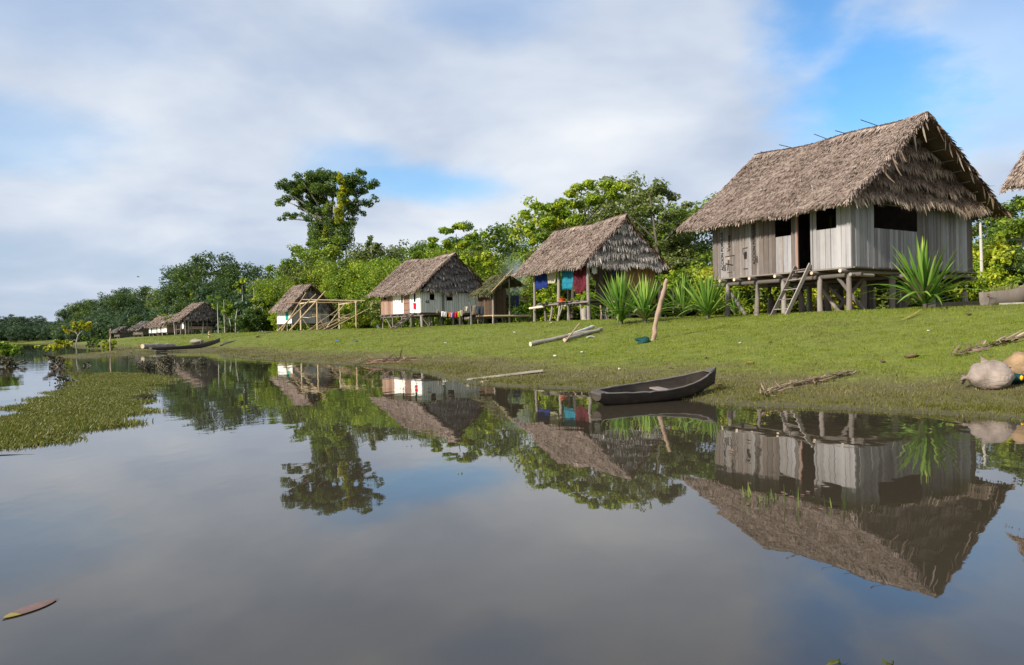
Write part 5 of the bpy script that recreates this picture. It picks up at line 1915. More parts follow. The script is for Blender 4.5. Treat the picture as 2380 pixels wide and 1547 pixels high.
def right_trees():
    cl = [(1232, 500, 18), (1250, 480, 20), (1280, 478, 22), (1310, 472, 20), (1340, 445, 24), (1370, 432, 24), (1405, 428, 26), (1440, 436, 24), (1425, 460, 26), (1385, 465, 28), (1340, 480, 26), (1300, 500, 26), (1260, 515, 24),
          (1235, 530, 20), (1290, 530, 26), (1340, 510, 26), (1240, 560, 20), (1270, 550, 24), (1460, 440, 16), (1225, 545, 16)]
    hero_tree('spreading_tree', 'bright green spreading tree rising behind the open house ridge', cl, 69, 1.3, 480, .27, 'leaf_bright', [([(1330, 740, 0), (1335, 600, 0), (1345, 520, 0), (1385, 450, 0)], .2, .05), ([(1338, 560, 0), (1280, 500, .5)], .09, .03),
              ([(1340, 540, 0), (1420, 450, -.5)], .09, .03)], 'bark_dark', 31, .6, (1330, 745, None))
    cl = [(1470, 470, 26), (1500, 450, 26), (1535, 440, 26), (1560, 455, 24), (1590, 478, 22), (1610, 500, 16), (1440, 490, 24), (1480, 500, 28), (1520, 485, 28), (1560, 500, 26), (1590, 520, 20), (1545, 530, 26), (1500, 530, 26), (1400, 505, 20),
          (1415, 480, 16), (1575, 560, 24), (1540, 570, 24), (1600, 580, 22), (1620, 610, 22), (1570, 610, 26)]
    hero_tree('spreading_tree', 'olive green spreading tree behind the open house and big house', cl, 65, 1.3, 400, .22, 'leaf_olive', [([(1540, 740, 0), (1530, 600, 0), (1520, 520, 0), (1510, 455, 0)], .2, .05), ([(1528, 580, 0), (1600, 500, .5)], .09, .03),
              ([(1526, 560, 0), (1450, 490, -.5)], .09, .03), ([(1524, 540, 0), (1560, 455, .8)], .07, .03)], 'bark_dark', 32, .55, (1540, 745, None))
    cl = [(1015, 560, 16), (1040, 540, 18), (1070, 530, 20), (1095, 545, 16), (1125, 548, 12), (1145, 552, 8), (1000, 570, 14), (1040, 570, 20), (1080, 570, 20), (1110, 575, 14), (1120, 600, 22), (1090, 610, 22), (1140, 610, 18)]
    hero_tree('spreading_tree', 'light green tree with feathery crown behind the white house', cl, 90, 1.4, 340, .33, 'leaf_bright', [([(1070, 760, 0), (1070, 640, 0), (1060, 545, 0)], .18, .04), ([(1068, 620, 0), (1130, 555, 0)], .07, .03)], 'bark_dark', 33, .6, (1070, 765, None))
    cl = [(862, 553, 10), (858, 568, 12), (870, 575, 12), (866, 590, 12), (850, 585, 9), (882, 588, 9)]
    hero_tree('slender_tree', 'slender grey green tree poking above the thicket left of the white house', cl, 125, .8, 170, .36, 'leaf_olive', [([(866, 770, 0), (864, 640, 0), (862, 550, 0)], .12, .04)], 'bark_pale', 34, .8, (866, 770, None))
    # young trees with pale trunks left of the small house
    for i, (px, py, bt, cl) in enumerate((
            (563, 655, 772, [(548, 662, 9), (560, 652, 10), (575, 655, 10), (590, 665, 9), (582, 675, 10), (556, 675, 9), (600, 655, 9)]),
            (590, 660, 770, [(600, 690, 12), (612, 705, 12), (585, 700, 12), (620, 720, 12)]),
            (505, 690, 777, [(492, 700, 9), (505, 690, 9), (515, 700, 9), (500, 712, 10), (516, 715, 8), (488, 690, 7)]),
            (520, 690, 776, [(530, 700, 10), (538, 712, 11), (524, 722, 10), (545, 728, 11)]),
            (455, 668, 776, [(445, 680, 10), (455, 668, 9), (466, 672, 9), (462, 688, 10), (450, 694, 9)]),
            (404, 742, 782, [(386, 742, 7), (398, 737, 8), (410, 740, 8), (420, 748, 6), (392, 752, 5)]),
            (375, 735, 783, [(370, 735, 6), (382, 733, 6), (378, 742, 6)]))):
        d = [133, 130, 138, 136, 190, 158, 200][i]
        lab = ['bright leaved young tree with pale trunk left of the small house', 'leafy young tree just left of the small house roof', 'young tree with yellow green leaves overlapping the far open house', 'young tree with thin pale trunk right of the far open house',
               'feathery young tree rising behind the far open house', 'slender leaning tree standing before the far white walled house', 'small yellow green tree behind the far white walled house'][i]
        hero_tree('young_tree', lab, cl, d, .5, 60, .38 if d < 150 else .3, 'leaf_bright' if i != 5 else 'leaf_mid', [([(px + 3, bt, 0), (px + 1, (bt + py) / 2, 0), (px, py + 8, 0)], .11, .05)], 'bark_pale', 40 + i, .7, (px + 3, bt, None))
    for i, (px, bt, tp) in enumerate(((548, 772, 715), (612, 771, 715), (535, 775, 740))):
        p = at(px, bt, 128)
        m = MB().tube([(0, 0, -.2), (RND.gauss(0, .1), 0, (bt - tp) * 128 / F * .5), (RND.gauss(0, .2), 0, (bt - tp) * 128 / F)], [.09, .08, .05], 6)
        o = m.build('bare_trunk', MATS['bark_pale'], None, loc=(p.x, p.y, gz(p.x, p.y)))
        tag(o, 'thin pale bare trunk at the edge of the thicket left of the small house', 'trunk', 'bare trunks left of the small house')
    # pale trunk right of the big house and a leafy tree there
    p = at(2284, 700, 46)
    m = MB().tube([(0, 0, -.2), (-.03, 0, 2.5), (-.06, 0, 5.2)], [.11, .10, .07], 7)
    tag(m.build('bare_trunk', MATS['bark_pale'], None, loc=(p.x, p.y, gz(p.x, p.y))), 'pale straight trunk standing right of the big house', 'trunk')
    # small bright bush at the foot of the leaning post line
    cl = [(1540, 645, 14), (1560, 640, 14), (1580, 650, 14), (1600, 655, 10), (1555, 660, 14)]
    hero_tree('leafy_bush', 'low bright green bush between the open house and the big house', cl, 46, .4, 240, .17, 'leaf_bright', [([(1565, 728, 0), (1565, 650, 0)], .05, .02)], 'bark_dark', 61, .7, (1565, 730, None), 'bush')


right_trees()


# banana like palm fronds beside the small house
def palm_clump():
    p = at(815, 765, 118)
    root = empty('fan_palm', (p.x, p.y, gz(p.x, p.y)), 0, 'yellow green palm with upright fronds behind the pole frame', 'palm')
    r = np.random.default_rng(8)
    for k in range(13):
        a = r.uniform(-1.3, 1.3)
        ln = r.uniform(4.5, 7.0)
        ax = np.array([math.sin(a) * .75, r.normal(0, .35), math.cos(a) * 1.1 + .4])
        ax /= np.linalg.norm(ax)
        t = np.linspace(.15, 1, 46)
        spine = ax[None, :] * (t * ln)[:, None] + np.array([0, 0, -1.0])[None, :] * (t ** 2.4 * ln * .28)[:, None] + np.array([ax[0], ax[1], 0])[None, :] * (t ** 2 * ln * .2)[:, None]
        sd = norm(np.cross(ax, [0, 1, .2]))
        o = np.concatenate([spine, spine])
        d = np.concatenate([sd[None, :] + ax[None, :] * .9 + np.array([0, 0, -.3]), -sd[None, :] + ax[None, :] * .9 + np.array([0, 0, -.3])])
        d = np.repeat(d, 46, axis=0)
        ll = np.concatenate([np.sin(t * 2.9) * 1.0 + .15] * 2)
        v, f, idx = strips(o, d, r.normal(0, 1, (92, 3)) * .3 + np.array([0, -1, .4]), ll, .12, -.2)
        obj('frond', np_mesh('frond', v, f, MATS['leaf_yellow' if k % 3 else 'leaf_bright'], tint=np.clip(r.normal(.35, .2, 92), 0, 1)[idx]), root)


palm_clump()

# ---- yuccas
YL = []
for k in range(6):
    r = np.random.default_rng(300 + k)
    bend = [0.02, -.08, -.2, -.45, -.9, -.3][k]
    n = 9
    pts, wid = [], []
    for i in range(n):
        t = i / (n - 1)
        pts.append((t - .22 * max(0, -bend) * t ** 3, bend * t ** (2.2 if k < 4 else 1.9)))
        wid.append(.052 * (0.55 + .9 * t if t < .45 else .96) * (1 - ((t - .45) / .55) ** 2.2 if t > .45 else 1))
    v, f = [], []
    for i, ((a, b), w) in enumerate(zip(pts, wid)):
        v += [(a, -w * .5, b + w * .25), (a, 0, b), (a, w * .5, b + w * .25)]
    for i in range(n - 1):
        for j in range(2):
            q = i * 3 + j
            f.append((q, q + 1, q + 4, q + 3))
    t = np.repeat(np.linspace(.25, .8, n), 3)
    YL.append(np_mesh('leaf', np.array(v), np.array(f), MATS['yucca_leaf'], tint=t, smooth=True))


def yucca(label, px, py, depth, size, nleaf, seed, spread=1.0):
    r = random.Random(seed)
    p = at(px, py, depth)
    root = empty('yucca_plant', (p.x, p.y, gz(p.x, p.y)), 0, label, 'yucca', 'yuccas in front of the houses')
    MB().tube([(0, 0, -.1), (.02, 0, .15), (0, 0, .34)], [.05 * size, .05 * size, .03 * size], 8).build('stem', MATS['bark_dark'], root)
    for k in range(nleaf):
        q = k / nleaf
        elev = math.radians(84 - 62 * q ** 1.15 * spread + r.gauss(0, 5))
        az = k * 2.39996 + r.gauss(0, .2)
        ln = size * (1.18 - .25 * q) * r.uniform(.85, 1.12)
        if q > .62 and r.random() < .8:
            me = YL[r.choice([3, 4, 4])]
            elev = max(elev, math.radians(r.uniform(45, 66)))
            ln *= 1.1
        elif q > .5:
            me = YL[r.choice([1, 2, 5])]
        else:
            me = YL[r.choice([0, 0, 1])]
        M = Matrix.Rotation(az, 4, 'Z') @ Matrix.Rotation(-elev, 4, 'Y') @ Matrix.Rotation(r.gauss(0, .3), 4, 'X') @ Matrix.Diagonal((ln, ln * 1.05, ln, 1))
        o = obj('leaf', me, root)
        if q > .86 and r.random() < .5:
            o.material_slots[0].link = 'OBJECT'
            o.material_slots[0].material = MATS['leaf_dry']
        o.matrix_local = Matrix.Translation((0, 0, .06 + .12 * (1 - q))) @ M
    return root


yucca('largest yucca with long arching leaves before the gable of the big house', 2149, 724, 26.5, 1.85, 84, 1, 1.12)
yucca('tallest yucca of the row standing before the open house gable', 1442, 726, 37.5, 2.05, 84, 2, .85)
yucca('rounded yucca just behind the leaning post', 1499, 731, 36, 1.75, 78, 3, .9)
yucca('yucca between the leaning post and the yucca by the house stilts', 1586, 728, 37, 1.65, 72, 4, .9)
yucca('yucca growing against the end stilts of the big house', 1645, 730, 34.5, 1.7, 78, 5, .9)
yucca('small dark yucca tucked behind the end stilts of the big house', 1708, 722, 40, 1.2, 30, 6, .9)

# ------------------------------------------------------------------ boats
def canoe(name, label, stern, bow, beam, depth_h, sheer_bow, sheer_stern, blunt=.35, roll=0.0, mats=('canoe_wood', 'canoe_rim'), seat=True, n=26, draft=.06):
    """dugout: stern and bow are keel-line points; blunt square stern, pointed rising bow"""
    stern, bow = Vector(stern), Vector(bow)
    ax = bow - stern
    Ln = ax.length
    rz = math.atan2(ax.y, ax.x)
    pitch = math.asin(ax.z / Ln)
    root = empty(name, stern, 0, label, 'canoe')
    root.rotation_euler = (Matrix.Rotation(rz, 3, 'Z') @ Matrix.Rotation(-pitch, 3, 'Y') @ Matrix.Rotation(roll, 3, 'X')).to_euler()
    outer, inner, rim = [], [], []
    ang = [math.radians(a) for a in (-90, -62, -35, 0, 35, 62, 90)]
    for i in range(n + 1):
        t = i / n
        if t < .45:
            w = blunt + (1 - blunt) * math.sin(t / .45 * math.pi / 2)
        else:
            w = max(.015, math.cos((t - .45) / .55 * math.pi / 2) ** .8)
        w *= beam * .5
        top = depth_h + sheer_bow * max(0, (t - .35) / .65) ** 2.2 + sheer_stern * max(0, (.3 - t) / .3) ** 2
        keel = sheer_bow * .92 * max(0, (t - .62) / .38) ** 1.9 + .5 * depth_h * max(0, (.14 - t) / .14) ** 1.5
        keel = min(keel, top - .05)
        x = t * Ln
        ro, ri = [], []
        for a in ang:
            yy = math.sin(a) * w
            zz = top - (top - keel) * (math.cos(a) ** .75 if abs(math.cos(a)) > 1e-6 else 0)
            ro.append(Vector((x, yy, zz)))
            th = .035
            wi = max(w - th, .004)
            ri.append(Vector((min(max(x, .16), Ln - .12), math.sin(a) * wi, top - (top - keel - .045) * (math.cos(a) ** .75 if abs(math.cos(a)) > 1e-6 else 0))))
        outer.append(ro)
        inner.append(ri)
    m = MB()
    k = len(ang)
    vs = [v for r in outer for v in r]
    fs = [(i * k + j, i * k + j + 1, (i + 1) * k + j + 1, (i + 1) * k + j) for i in range(n) for j in range(k - 1)]
    m._add(vs, fs, True)
    m._add(outer[0], [tuple(range(k))])
    m.build('hull', MATS[mats[0]], root)
    m = MB()
    vs = [v for r in inner for v in r]
    fs = [((i + 1) * k + j, (i + 1) * k + j + 1, i * k + j + 1, i * k + j) for i in range(n) for j in range(k - 1)]
    m._add(vs, fs, True)
    m._add(inner[0], [tuple(range(k))[::-1]])
    m.build('inside', MATS[mats[0]], root)
    m = MB()
    for s in (0, k - 1):
        m.tube([outer[i][s].lerp(inner[i][s], .5) + Vector((0, RND.gauss(0, .003), .002 + RND.gauss(0, .004))) for i in range(n + 1)], [.016 * RND.uniform(.7, 1.2) for i in range(n + 1)], 6)
    m.build('gunwale', MATS[mats[1]], root)
    o = outer[0]
    m = MB().box((.07, 0, o[0].z - .012), (.17, beam * blunt * .98, .04))
    m.build('stern_deck', MATS[mats[1]], root)
    tp = outer[n][0].z
    m = MB().poly_prism([(Ln * .915, beam * .13, tp - sheer_bow * .235), (Ln * .915, -beam * .13, tp - sheer_bow * .235), (Ln * 1.0, 0, tp + .01)], (0, 0, .02))
    m.build('bow_deck', MATS[mats[1]], root)
    if seat:
        i = int(n * .56)
        z = outer[i][0].z - .10
        MB().box((Ln * .56, 0, z), (.20, beam * .86, .025), Matrix.Rotation(.12, 3, 'Z')).build('seat', MATS['post_wood'], root)
    return root


canoe('dugout_canoe', 'black dugout canoe pulled onto the bank in front', Vector((1.29, 12.3, -.05)), Vector((3.62, 14.1, .0)), .66, .26, .22, .01, .36, .15)
canoe('long_canoe', 'long slim grey canoe moored at the grassy point', at(350, 816.5, 61.0), at(512, 808, 66.0), .9, .26, .50, .0, .5, .0, ('dark_wood', 'canoe_rim'), False)


def old_canoe():
    p0 = on_ground(2285, 719, 15, 60)
    p0 = at(2282, 717, 27.5) + Vector((.1, 0, 0))
    z = gz(p0.x, p0.y) - .10
    root = empty('broken_canoe', (p0.x, p0.y, z), math.radians(-6), 'broken half of an old grey canoe used as planter by the trees', 'canoe')
    n = 10
    m = MB()
    rows = []
    for i in range(n + 1):
        t = i / n
        w = .42 * (1 - max(0, (t - .5) / .5) ** 1.6)
        top = .62 + .38 * t ** 2
        keel = .0 + .62 * max(0, (t - .55) / .45) ** 1.5
        rows.append([Vector((t * 1.85, math.sin(a) * max(w, .02), top - (top - keel) * math.cos(a) ** .6 if math.cos(a) > 1e-5 else top)) for a in [math.radians(q) for q in (-90, -65, -38, 0, 38, 65, 90)]])
    vs = [v for r in rows for v in r]
    fs = [(i * 7 + j, i * 7 + j + 1, (i + 1) * 7 + j + 1, (i + 1) * 7 + j) for i in range(n) for j in range(6)]
    m._add(vs, fs, True)
    o = m.build('hull', MATS['canoe_old'], root)
    md = o.modifiers.new('thickness', 'SOLIDIFY')
    md.thickness = .06
    MB().box((.9, 0, .52), (1.3, .7, .1)).build('soil', MATS['bare_soil'], root)
    r = np.random.default_rng(4)
    m_ = 260
    v, f, idx = strips(np.stack([r.uniform(.3, 1.5, m_), r.uniform(-.3, .3, m_), np.full(m_, .55)], 1), np.stack([r.normal(0, .4, m_), r.normal(0, .4, m_), np.ones(m_)], 1), r.normal(0, 1, (m_, 3)), r.uniform(.15, .42, m_), .025, -.1)
    h = obj('herbs', np_mesh('herbs', v, f, MATS['leaf_olive'], tint=np.clip(r.normal(.6, .2, m_), 0, 1)[idx]), root)
    h['kind'] = 'stuff'
    q = at(2165, 705, 29)
    zz = gz(q.x, q.y)
    e = at(2285, 705, 30)
    m = MB().bar((0, 0, .12), (e.x - q.x, e.y - q.y, gz(e.x, e.y) - zz + .12), .35, .16)
    tag(m.build('timber_beam', MATS['dark_wood'], None, loc=(q.x, q.y, zz)), 'long dark squared timber lying behind the largest yucca', 'timber')
    q = at(2330, 713, 27)
    e = at(2420, 716, 25)
    zz = gz(q.x, q.y)
    m = MB().bar((0, 0, .06), (e.x - q.x, e.y - q.y, gz(e.x, e.y) - zz + .06), .22, .06)
    tag(m.build('timber_plank', MATS['log_grey'], None, loc=(q.x, q.y, zz)), 'grey plank lying beside the broken canoe', 'plank')


old_canoe()

# ------------------------------------------------------------------ things on the bank
def ground_line(a, b, lift=0.0, d0=6, d1=200):
    p, q = on_ground(*a, d0, d1), on_ground(*b, d0, d1)
    return p + Vector((0, 0, lift)), q + Vector((0, 0, lift))


def thing_tube(name, label, cat, pts, radii, mat, n=9, group=None, ends=None):
    o0 = Vector(pts[0])
    q = random.Random(len(label) + int(o0.x * 10))
    rad = list(radii) if hasattr(radii, '__len__') else [radii] * len(pts)
    P = [Vector(p) for p in pts]
    fine, fr = [], []
    for i in range(len(P) - 1):
        k = 5
        for j in range(k + (1 if i == len(P) - 2 else 0)):
            t = j / k
            w = rad[i] + (rad[i + 1] - rad[i]) * t
            edge = (i == 0 and j == 0)
            fine.append(P[i].lerp(P[i + 1], t) + (Vector((0, 0, 0)) if edge else Vector((q.gauss(0, 1), q.gauss(0, 1), q.gauss(0, 1))) * w * .12))
            fr.append(w if edge else w * q.uniform(.88, 1.14))
    pts, radii = fine, fr
    root = MB().tube([Vector(p) - o0 for p in pts], radii, n).build(name, MATS[mat], None, loc=o0)
    tag(root, label, cat, group)
    if ends:
        d = (Vector(pts[0]) - Vector(pts[1])).normalized()
        r0 = radii[0] if hasattr(radii, '__len__') else radii
        MB().tube([d * .002, d * .006], r0 * .96, n).build('cut_end', MATS[ends], root)
    return root


a, b = ground_line((1233, 806), (1392, 774), .09)
thing_tube('fallen_log', 'long grey log with a freshly cut orange end lying in the grass', 'log', [a, a.lerp(b, .5) + Vector((0, 0, .03)), b], [.10, .09, .075], 'log_grey', 10, ends='cut_end')
a, b = ground_line((1312, 797), (1398, 772), .10)
thing_tube('fallen_log', 'grey brown log lying beside the whitish one', 'log', [a, b], [.075, .07], 'log_grey', 9, ends='cut_end')
a, b = ground_line((1322, 788), (1380, 768), .15)
thing_tube('bleached_log', 'bleached whitish log piled on the grey logs', 'log', [a, a.lerp(b, .6), b], [.06, .07, .075], 'log_white', 9)
p = on_ground(1311, 798) + Vector((0, -.2, .0))
thing_tube('walking_stick', 'thin brown stick leaning across the logs', 'stick', [p, at(1347, 752, p.y + .35)], [.03, .025], 'post_red', 7)
p = on_ground(1517, 792)
thing_tube('leaning_post', 'tall crooked tan post leaning on the grassy bank', 'post', [p + Vector((0, 0, -.15)), at(1523, 755, p.y), at(1537, 700, p.y), at(1550, 650, p.y)], [.085, .078, .082, .058], 'post_red', 9)
pn = on_ground(1496, 798)
m = blob((0, 0, .07), (.26, .16, .11), 8, .5, 22, 14)
tag(m.build('fishing_net', MATS['net_green'], None, loc=pn), 'dark green heap of netting at the foot of the leaning post', 'net')

# planks at the water's edge
a, b = on_water(1086, 886) + Vector((0, 0, .03)), on_ground(1262, 868) + Vector((0, 0, .06))
o = MB().bar((0, 0, 0), b - a, .30, .035).build('loose_plank', MATS['log_grey'], None, loc=a)
tag(o, 'long grey plank lying from the water up the bank', 'plank')
a2, b2 = on_water(1120, 892) + Vector((0, 0, .03)), on_water(1178, 888) + Vector((0, 0, .04))
tag(MB().bar((0, 0, 0), b2 - a2, .10, .05).build('loose_plank', MATS['post_red'], None, loc=a2), 'short broken plank floating at the water edge', 'plank')

# sacks
def sack(label, px, py, sx, sy, sz, mat, seed, rot, ears=True):
    p = on_ground(px, py, 6, 60)
    m = MB()
    r = random.Random(seed)
    nu, nv = 22, 14
    vs = []
    for j in range(nv + 1):
        t = j / nv
        x = (t - .5) * 2
        prof = (1 - abs(x) ** 3.2) ** .55 if abs(x) < 1 else 0
        prof = max(prof, .10)
        for i in range(nu):
            a = 2 * math.pi * i / nu
            w = 1 + .07 * math.sin(3 * a + 5 * x + seed) + .05 * math.sin(7 * a + 3 * x) + .03 * math.sin(11 * x + 4 * a) - .10 * math.exp(-((x + .45) / .12) ** 2) * max(0, math.sin(a))
            yy, zz = math.cos(a) * prof * w, math.sin(a) * prof * w
            zz = max(zz, -.72 * prof)
            vs.append((x * sx * (1 + .05 * math.sin(a * 2 + seed)), yy * sy, zz * sz + .72 * sz * .93))
    fs = [(j * nu + i, j * nu + (i + 1) % nu, (j + 1) * nu + (i + 1) % nu, (j + 1) * nu + i) for j in range(nv) for i in range(nu)]
    m._add(vs, fs, True)
    m._add(vs[:nu], [tuple(range(nu))[::-1]])
    m._add(vs[-nu:], [tuple(range(nu))])
    root = m.build('filled_sack', MATS[mat], None, loc=p, rot=(0, 0, rot))
    tag(root, label, 'sack', 'filled sacks at the water edge')
    if ears:
        k = 18
        ring0 = [(-.93 * sx, math.cos(2 * math.pi * q / k) * .05, sz * .62 + math.sin(2 * math.pi * q / k) * .05) for q in range(k)]
        ring1 = [(-1.02 * sx, math.cos(2 * math.pi * q / k) * .028, sz * .60 + math.sin(2 * math.pi * q / k) * .028) for q in range(k)]
        ring2 = [(-1.24 * sx + (.02 if q % 2 else -.01), math.cos(2 * math.pi * q / k) * (.10 if q % 2 else .065), sz * .52 + math.sin(2 * math.pi * q / k) * (.085 if q % 2 else .055)) for q in range(k)]
        mm = MB()
        mm._add(ring0 + ring1 + ring2, [(r_ * k + q, r_ * k + (q + 1) % k, (r_ + 1) * k + (q + 1) % k, (r_ + 1) * k + q) for r_ in range(2) for q in range(k)], True)
        mm.build('tied_mouth', MATS[mat], root)
        for (x, z, q) in ((-.35 * sx, sz * 1.5, -1),):
            MB().poly_prism([(x, -.02, z - .06), (x + .16, .02, z - .02), (x - .02, 0, z + .12)], (0, .02, 0)).build('tied_corner', MATS[mat], root)
    return root


sack('plump pinkish grey sack lying at the water edge', 2302, 903, .31, .27, .25, 'sack_grey', 2, -.5)
sack('tan sack behind the pinkish grey one', 2385, 880, .36, .27, .25, 'sack_tan', 5, .35, False)
p = on_ground(2362, 892, 6, 60)
tag(blob((0, 0, .06), (.20, .14, .08), 12, .4).build('plastic_bag', MATS['net_green'], None, loc=p), 'crumpled dark green bag tucked under the tan sack', 'bag')
p = on_ground(2357, 892, 6, 60)
tag(blob((0, -.18, .09), (.026, .018, .036), 13, .2).build('fruit_scrap', MATS['yellow_paint'], None, loc=p), 'bright orange yellow scrap beside the sacks', 'scrap')


def frond_pile(label, line, width, n, ln, seed, mat='dry_frond', cat='palm frond'):
    r = np.random.default_rng(seed)
    P = [on_ground(*q, 6, 120) for q in line]
    org = P[0]
    o, d = [], []
    for k in range(n):
        t = r.random() * (len(P) - 1)
        i = min(int(t), len(P) - 2)
        p = P[i].lerp(P[i + 1], t - i) - org
        ax = (P[i + 1] - P[i]).normalized()
        o.append((p.x + r.normal(0, width), p.y + r.normal(0, width), p.z + r.uniform(.01, .09)))
        d.append((ax.x + r.normal(0, .35), ax.y + r.normal(0, .35), ax.z + r.normal(0, .12)))
    o, d = np.array(o), np.array(d)
    v, f, idx = strips(o, d, r.normal(0, .4, (n, 3)) + np.array([0, 0, 1]), r.uniform(.4, 1.2, n) * ln, r.uniform(.018, .05, n), r.normal(0, .08, n))
    root = empty('dry_palm_frond', org, 0, label, cat)
    pts = [q - org + Vector((0, 0, .05)) for q in P]
    MB().tube(pts, .010, 6).build('frond_stem', MATS['post_red'], root)
    obj('leaflets', np_mesh('leaflets', v, f, MATS['thatch_brown'], tint=np.clip(r.normal(.6, .22, n), 0, 1)[idx]), root)


frond_pile('dry palm frond lying on the low bank beyond the canoe', [(1782, 925), (1830, 902), (1880, 893), (1930, 882), (1962, 872)], .13, 110, .38, 1)
frond_pile('dry palm frond lying on the slope above the sacks', [(2215, 832), (2260, 818), (2310, 806), (2350, 795), (2395, 783)], .09, 100, .42, 2)


def debris_heap():
    r = np.random.default_rng(5)
    k = 0
    root = None
    c = on_ground(930, 840, 15, 60)
    root = empty('driftwood_heap', c, 0, 'low heap of brown twigs and mud at the water edge', 'driftwood')
    n = 240
    x, y = r.normal(0, 1.0, n), r.normal(0, .45, n)
    v, f, idx = strips(np.stack([x, y, r.uniform(.0, .10, n)], 1), np.stack([r.normal(0, 1, n), r.normal(0, .4, n), r.normal(0, .15, n)], 1), r.normal(0, .4, (n, 3)) + np.array([0, 0, 1]), r.uniform(.15, .7, n), r.uniform(.02, .06, n), 0)
    t = obj('twigs', np_mesh('twigs', v, f, MATS['thatch_brown'], tint=np.clip(r.normal(.4, .25, n), 0, 1)[idx]), root)
    t['kind'] = 'stuff'
    blob((0, 0, -.02), (1.5, .6, .10), 3, .3).build('mud', MATS['debris_brown'], root)


debris_heap()

# long poles lying on the slope near the small house, litter and crumbs of the bank
for i, (q0, q1) in enumerate((((510, 806), (640, 772)), ((516, 802), (628, 774)))):
    a, b = ground_line(q0, q1, .08, 20, 160)
    thing_tube('lying_pole', ['lower of two long dark poles lying down the slope by the long canoe', 'upper of two long dark poles lying down the slope by the long canoe'][i], 'pole', [a, a.lerp(b, .5), b], [.07, .07, .06], 'post_wood', 7)
litter = [(1196, 776, 'white_plastic', 'scrap of white plastic on the grass below the white house', .16), (1282, 753, 'white_plastic', 'white scrap lying in front of the open house', .2), (1373, 787, 'white_plastic', 'thin white scraps right of the logs', .2),
          (1290, 830, 'white_plastic', 'small pale scrap below the logs', .08), (1352, 822, 'white_plastic', 'small pale scrap on the mid slope', .1), (783, 796, 'blue_plastic', 'blue plastic scrap on the grass left of the white house', .35), (826, 796, 'blue_plastic', 'dark blue scrap beside the blue plastic one', .3),
          (2052, 845 - 0, 'float_leaf', 'brown folded leaf on the slope', .10), (2118, 834, 'debris_brown', 'brown crumpled leaf on the slope below the largest yucca', .20), (1742, 848, 'float_leaf_tip', 'pale tan husk on the bank beyond the canoe bow', .14),
          (1672, 900, 'debris_brown', 'brown leaf lying near the canoe bow', .1), (2158, 772, 'white_plastic', 'tiny white scrap on the grass below the largest yucca', .06), (1720, 800, 'cut_end', 'tiny tan chip on the upper grass', .06),
          (1790, 799, 'debris_brown', 'brown chip on the upper grass before the ladder', .1), (2250, 735, 'debris_brown', 'brown scrap beside the broken canoe', .16), (1035, 800, 'white_plastic', 'lone white scrap on the slope below the white house', .12),
          (890, 763, 'debris_brown', 'dark scrap on the grass by the white house ladder', .4), (600, 786, 'debris_brown', 'dark scrap on the slope below the small house', .35), (1640, 835, 'debris_brown', 'small brown leaf on the slope behind the canoe', .09),
          (1440, 862, 'cut_end', 'small tan chip near the plank end', .08), (1555, 858, 'float_leaf', 'reddish leaf on the bank behind the canoe', .09)]
for i, (px, py, mt, lab, sz) in enumerate(litter):
    p = on_ground(px, py, 7, 160)
    r = random.Random(i)
    ring = [(sz * r.uniform(.6, 1.1) * math.cos(k * math.pi / 3), sz * .6 * r.uniform(.6, 1.1) * math.sin(k * math.pi / 3), .03 + r.uniform(0, .35) * sz) for k in range(6)]
    m = MB()
    m._add(ring + [(0, 0, .03 + sz * .3)] + [(x * .8, y * .8, z - .025) for (x, y, z) in ring], [(k, (k + 1) % 6, 6) for k in range(6)] + [(k, k + 7, (k + 1) % 6 + 7, (k + 1) % 6) for k in range(6)] + [tuple(range(12, 6, -1))])
    tag(m.build('litter_scrap', MATS[mt], None, loc=p, rot=(0, 0, r.uniform(0, 6))), lab, 'litter', 'scraps lying on the bank')

# fallen yellow yucca leaf and dry ones on the grass
for i, (q0, q1, mt) in enumerate((((2095, 748), (2140, 730), 'float_leaf_tip'), ((2020, 738), (2085, 718), 'dry_frond'))):
    a, b = ground_line(q0, q1, .04, 15, 60)
    v, f, idx = strips([[0, 0, 0]], [tuple(b - a)], [[.1, -.3, 1]], (b - a).length, .07, .06, (.4, 1, .9, .2))
    tag(obj('fallen_leaf', np_mesh('fallen_leaf', v, f, MATS[mt]), None, a), ['yellow fallen leaf in the grass below the largest yucca', 'dry brown drooping leaf at the foot of the largest yucca'][i], 'leaf')

# logs on the grassy point and the pale heap behind the long canoe
pa, pb = at(331, 803, 66), at(405, 799, 69)
za = gz(pa.x, pa.y)
for v_ in (pa, pb):
    v_.z = max(gz(v_.x, v_.y), 0.0) + .42
thing_tube('felled_trunk', 'pale thick felled trunk propped on the grassy point', 'log', [pa, pa.lerp(pb, .5), pb], [.20, .24, .20], 'log_grey', 10, ends='cut_end')
pc, pd = at(360, 809, 65.5), at(388, 803, 66)
pc.z, pd.z = max(gz(pc.x, pc.y), 0) + .15, max(gz(pd.x, pd.y), 0) + .2
thing_tube('felled_trunk', 'short pale log lying under the propped trunk', 'log', [pc, pd], [.16, .15], 'log_grey', 9)
p = on_ground(458, 800, 30, 160)
tag(blob((0, 0, .2), (.75, .4, .22), 21, .3).build('pale_heap', MATS['log_grey'], None, loc=p), 'pale grey heap in the grass behind the long canoe', 'heap')
p = on_ground(464, 812, 30, 160)
thing_tube('mooring_stick', 'thin upright stick behind the long canoe', 'stick', [p, p + Vector((.35, 0, 2.0))], [.03, .03], 'post_wood', 6)
p = on_ground(486, 786, 60, 200)
thing_tube('painted_stake', 'short orange stake in the grass before the far open house', 'stake', [p, p + Vector((.05, 0, .95))], [.16, .14], 'bamboo', 6)

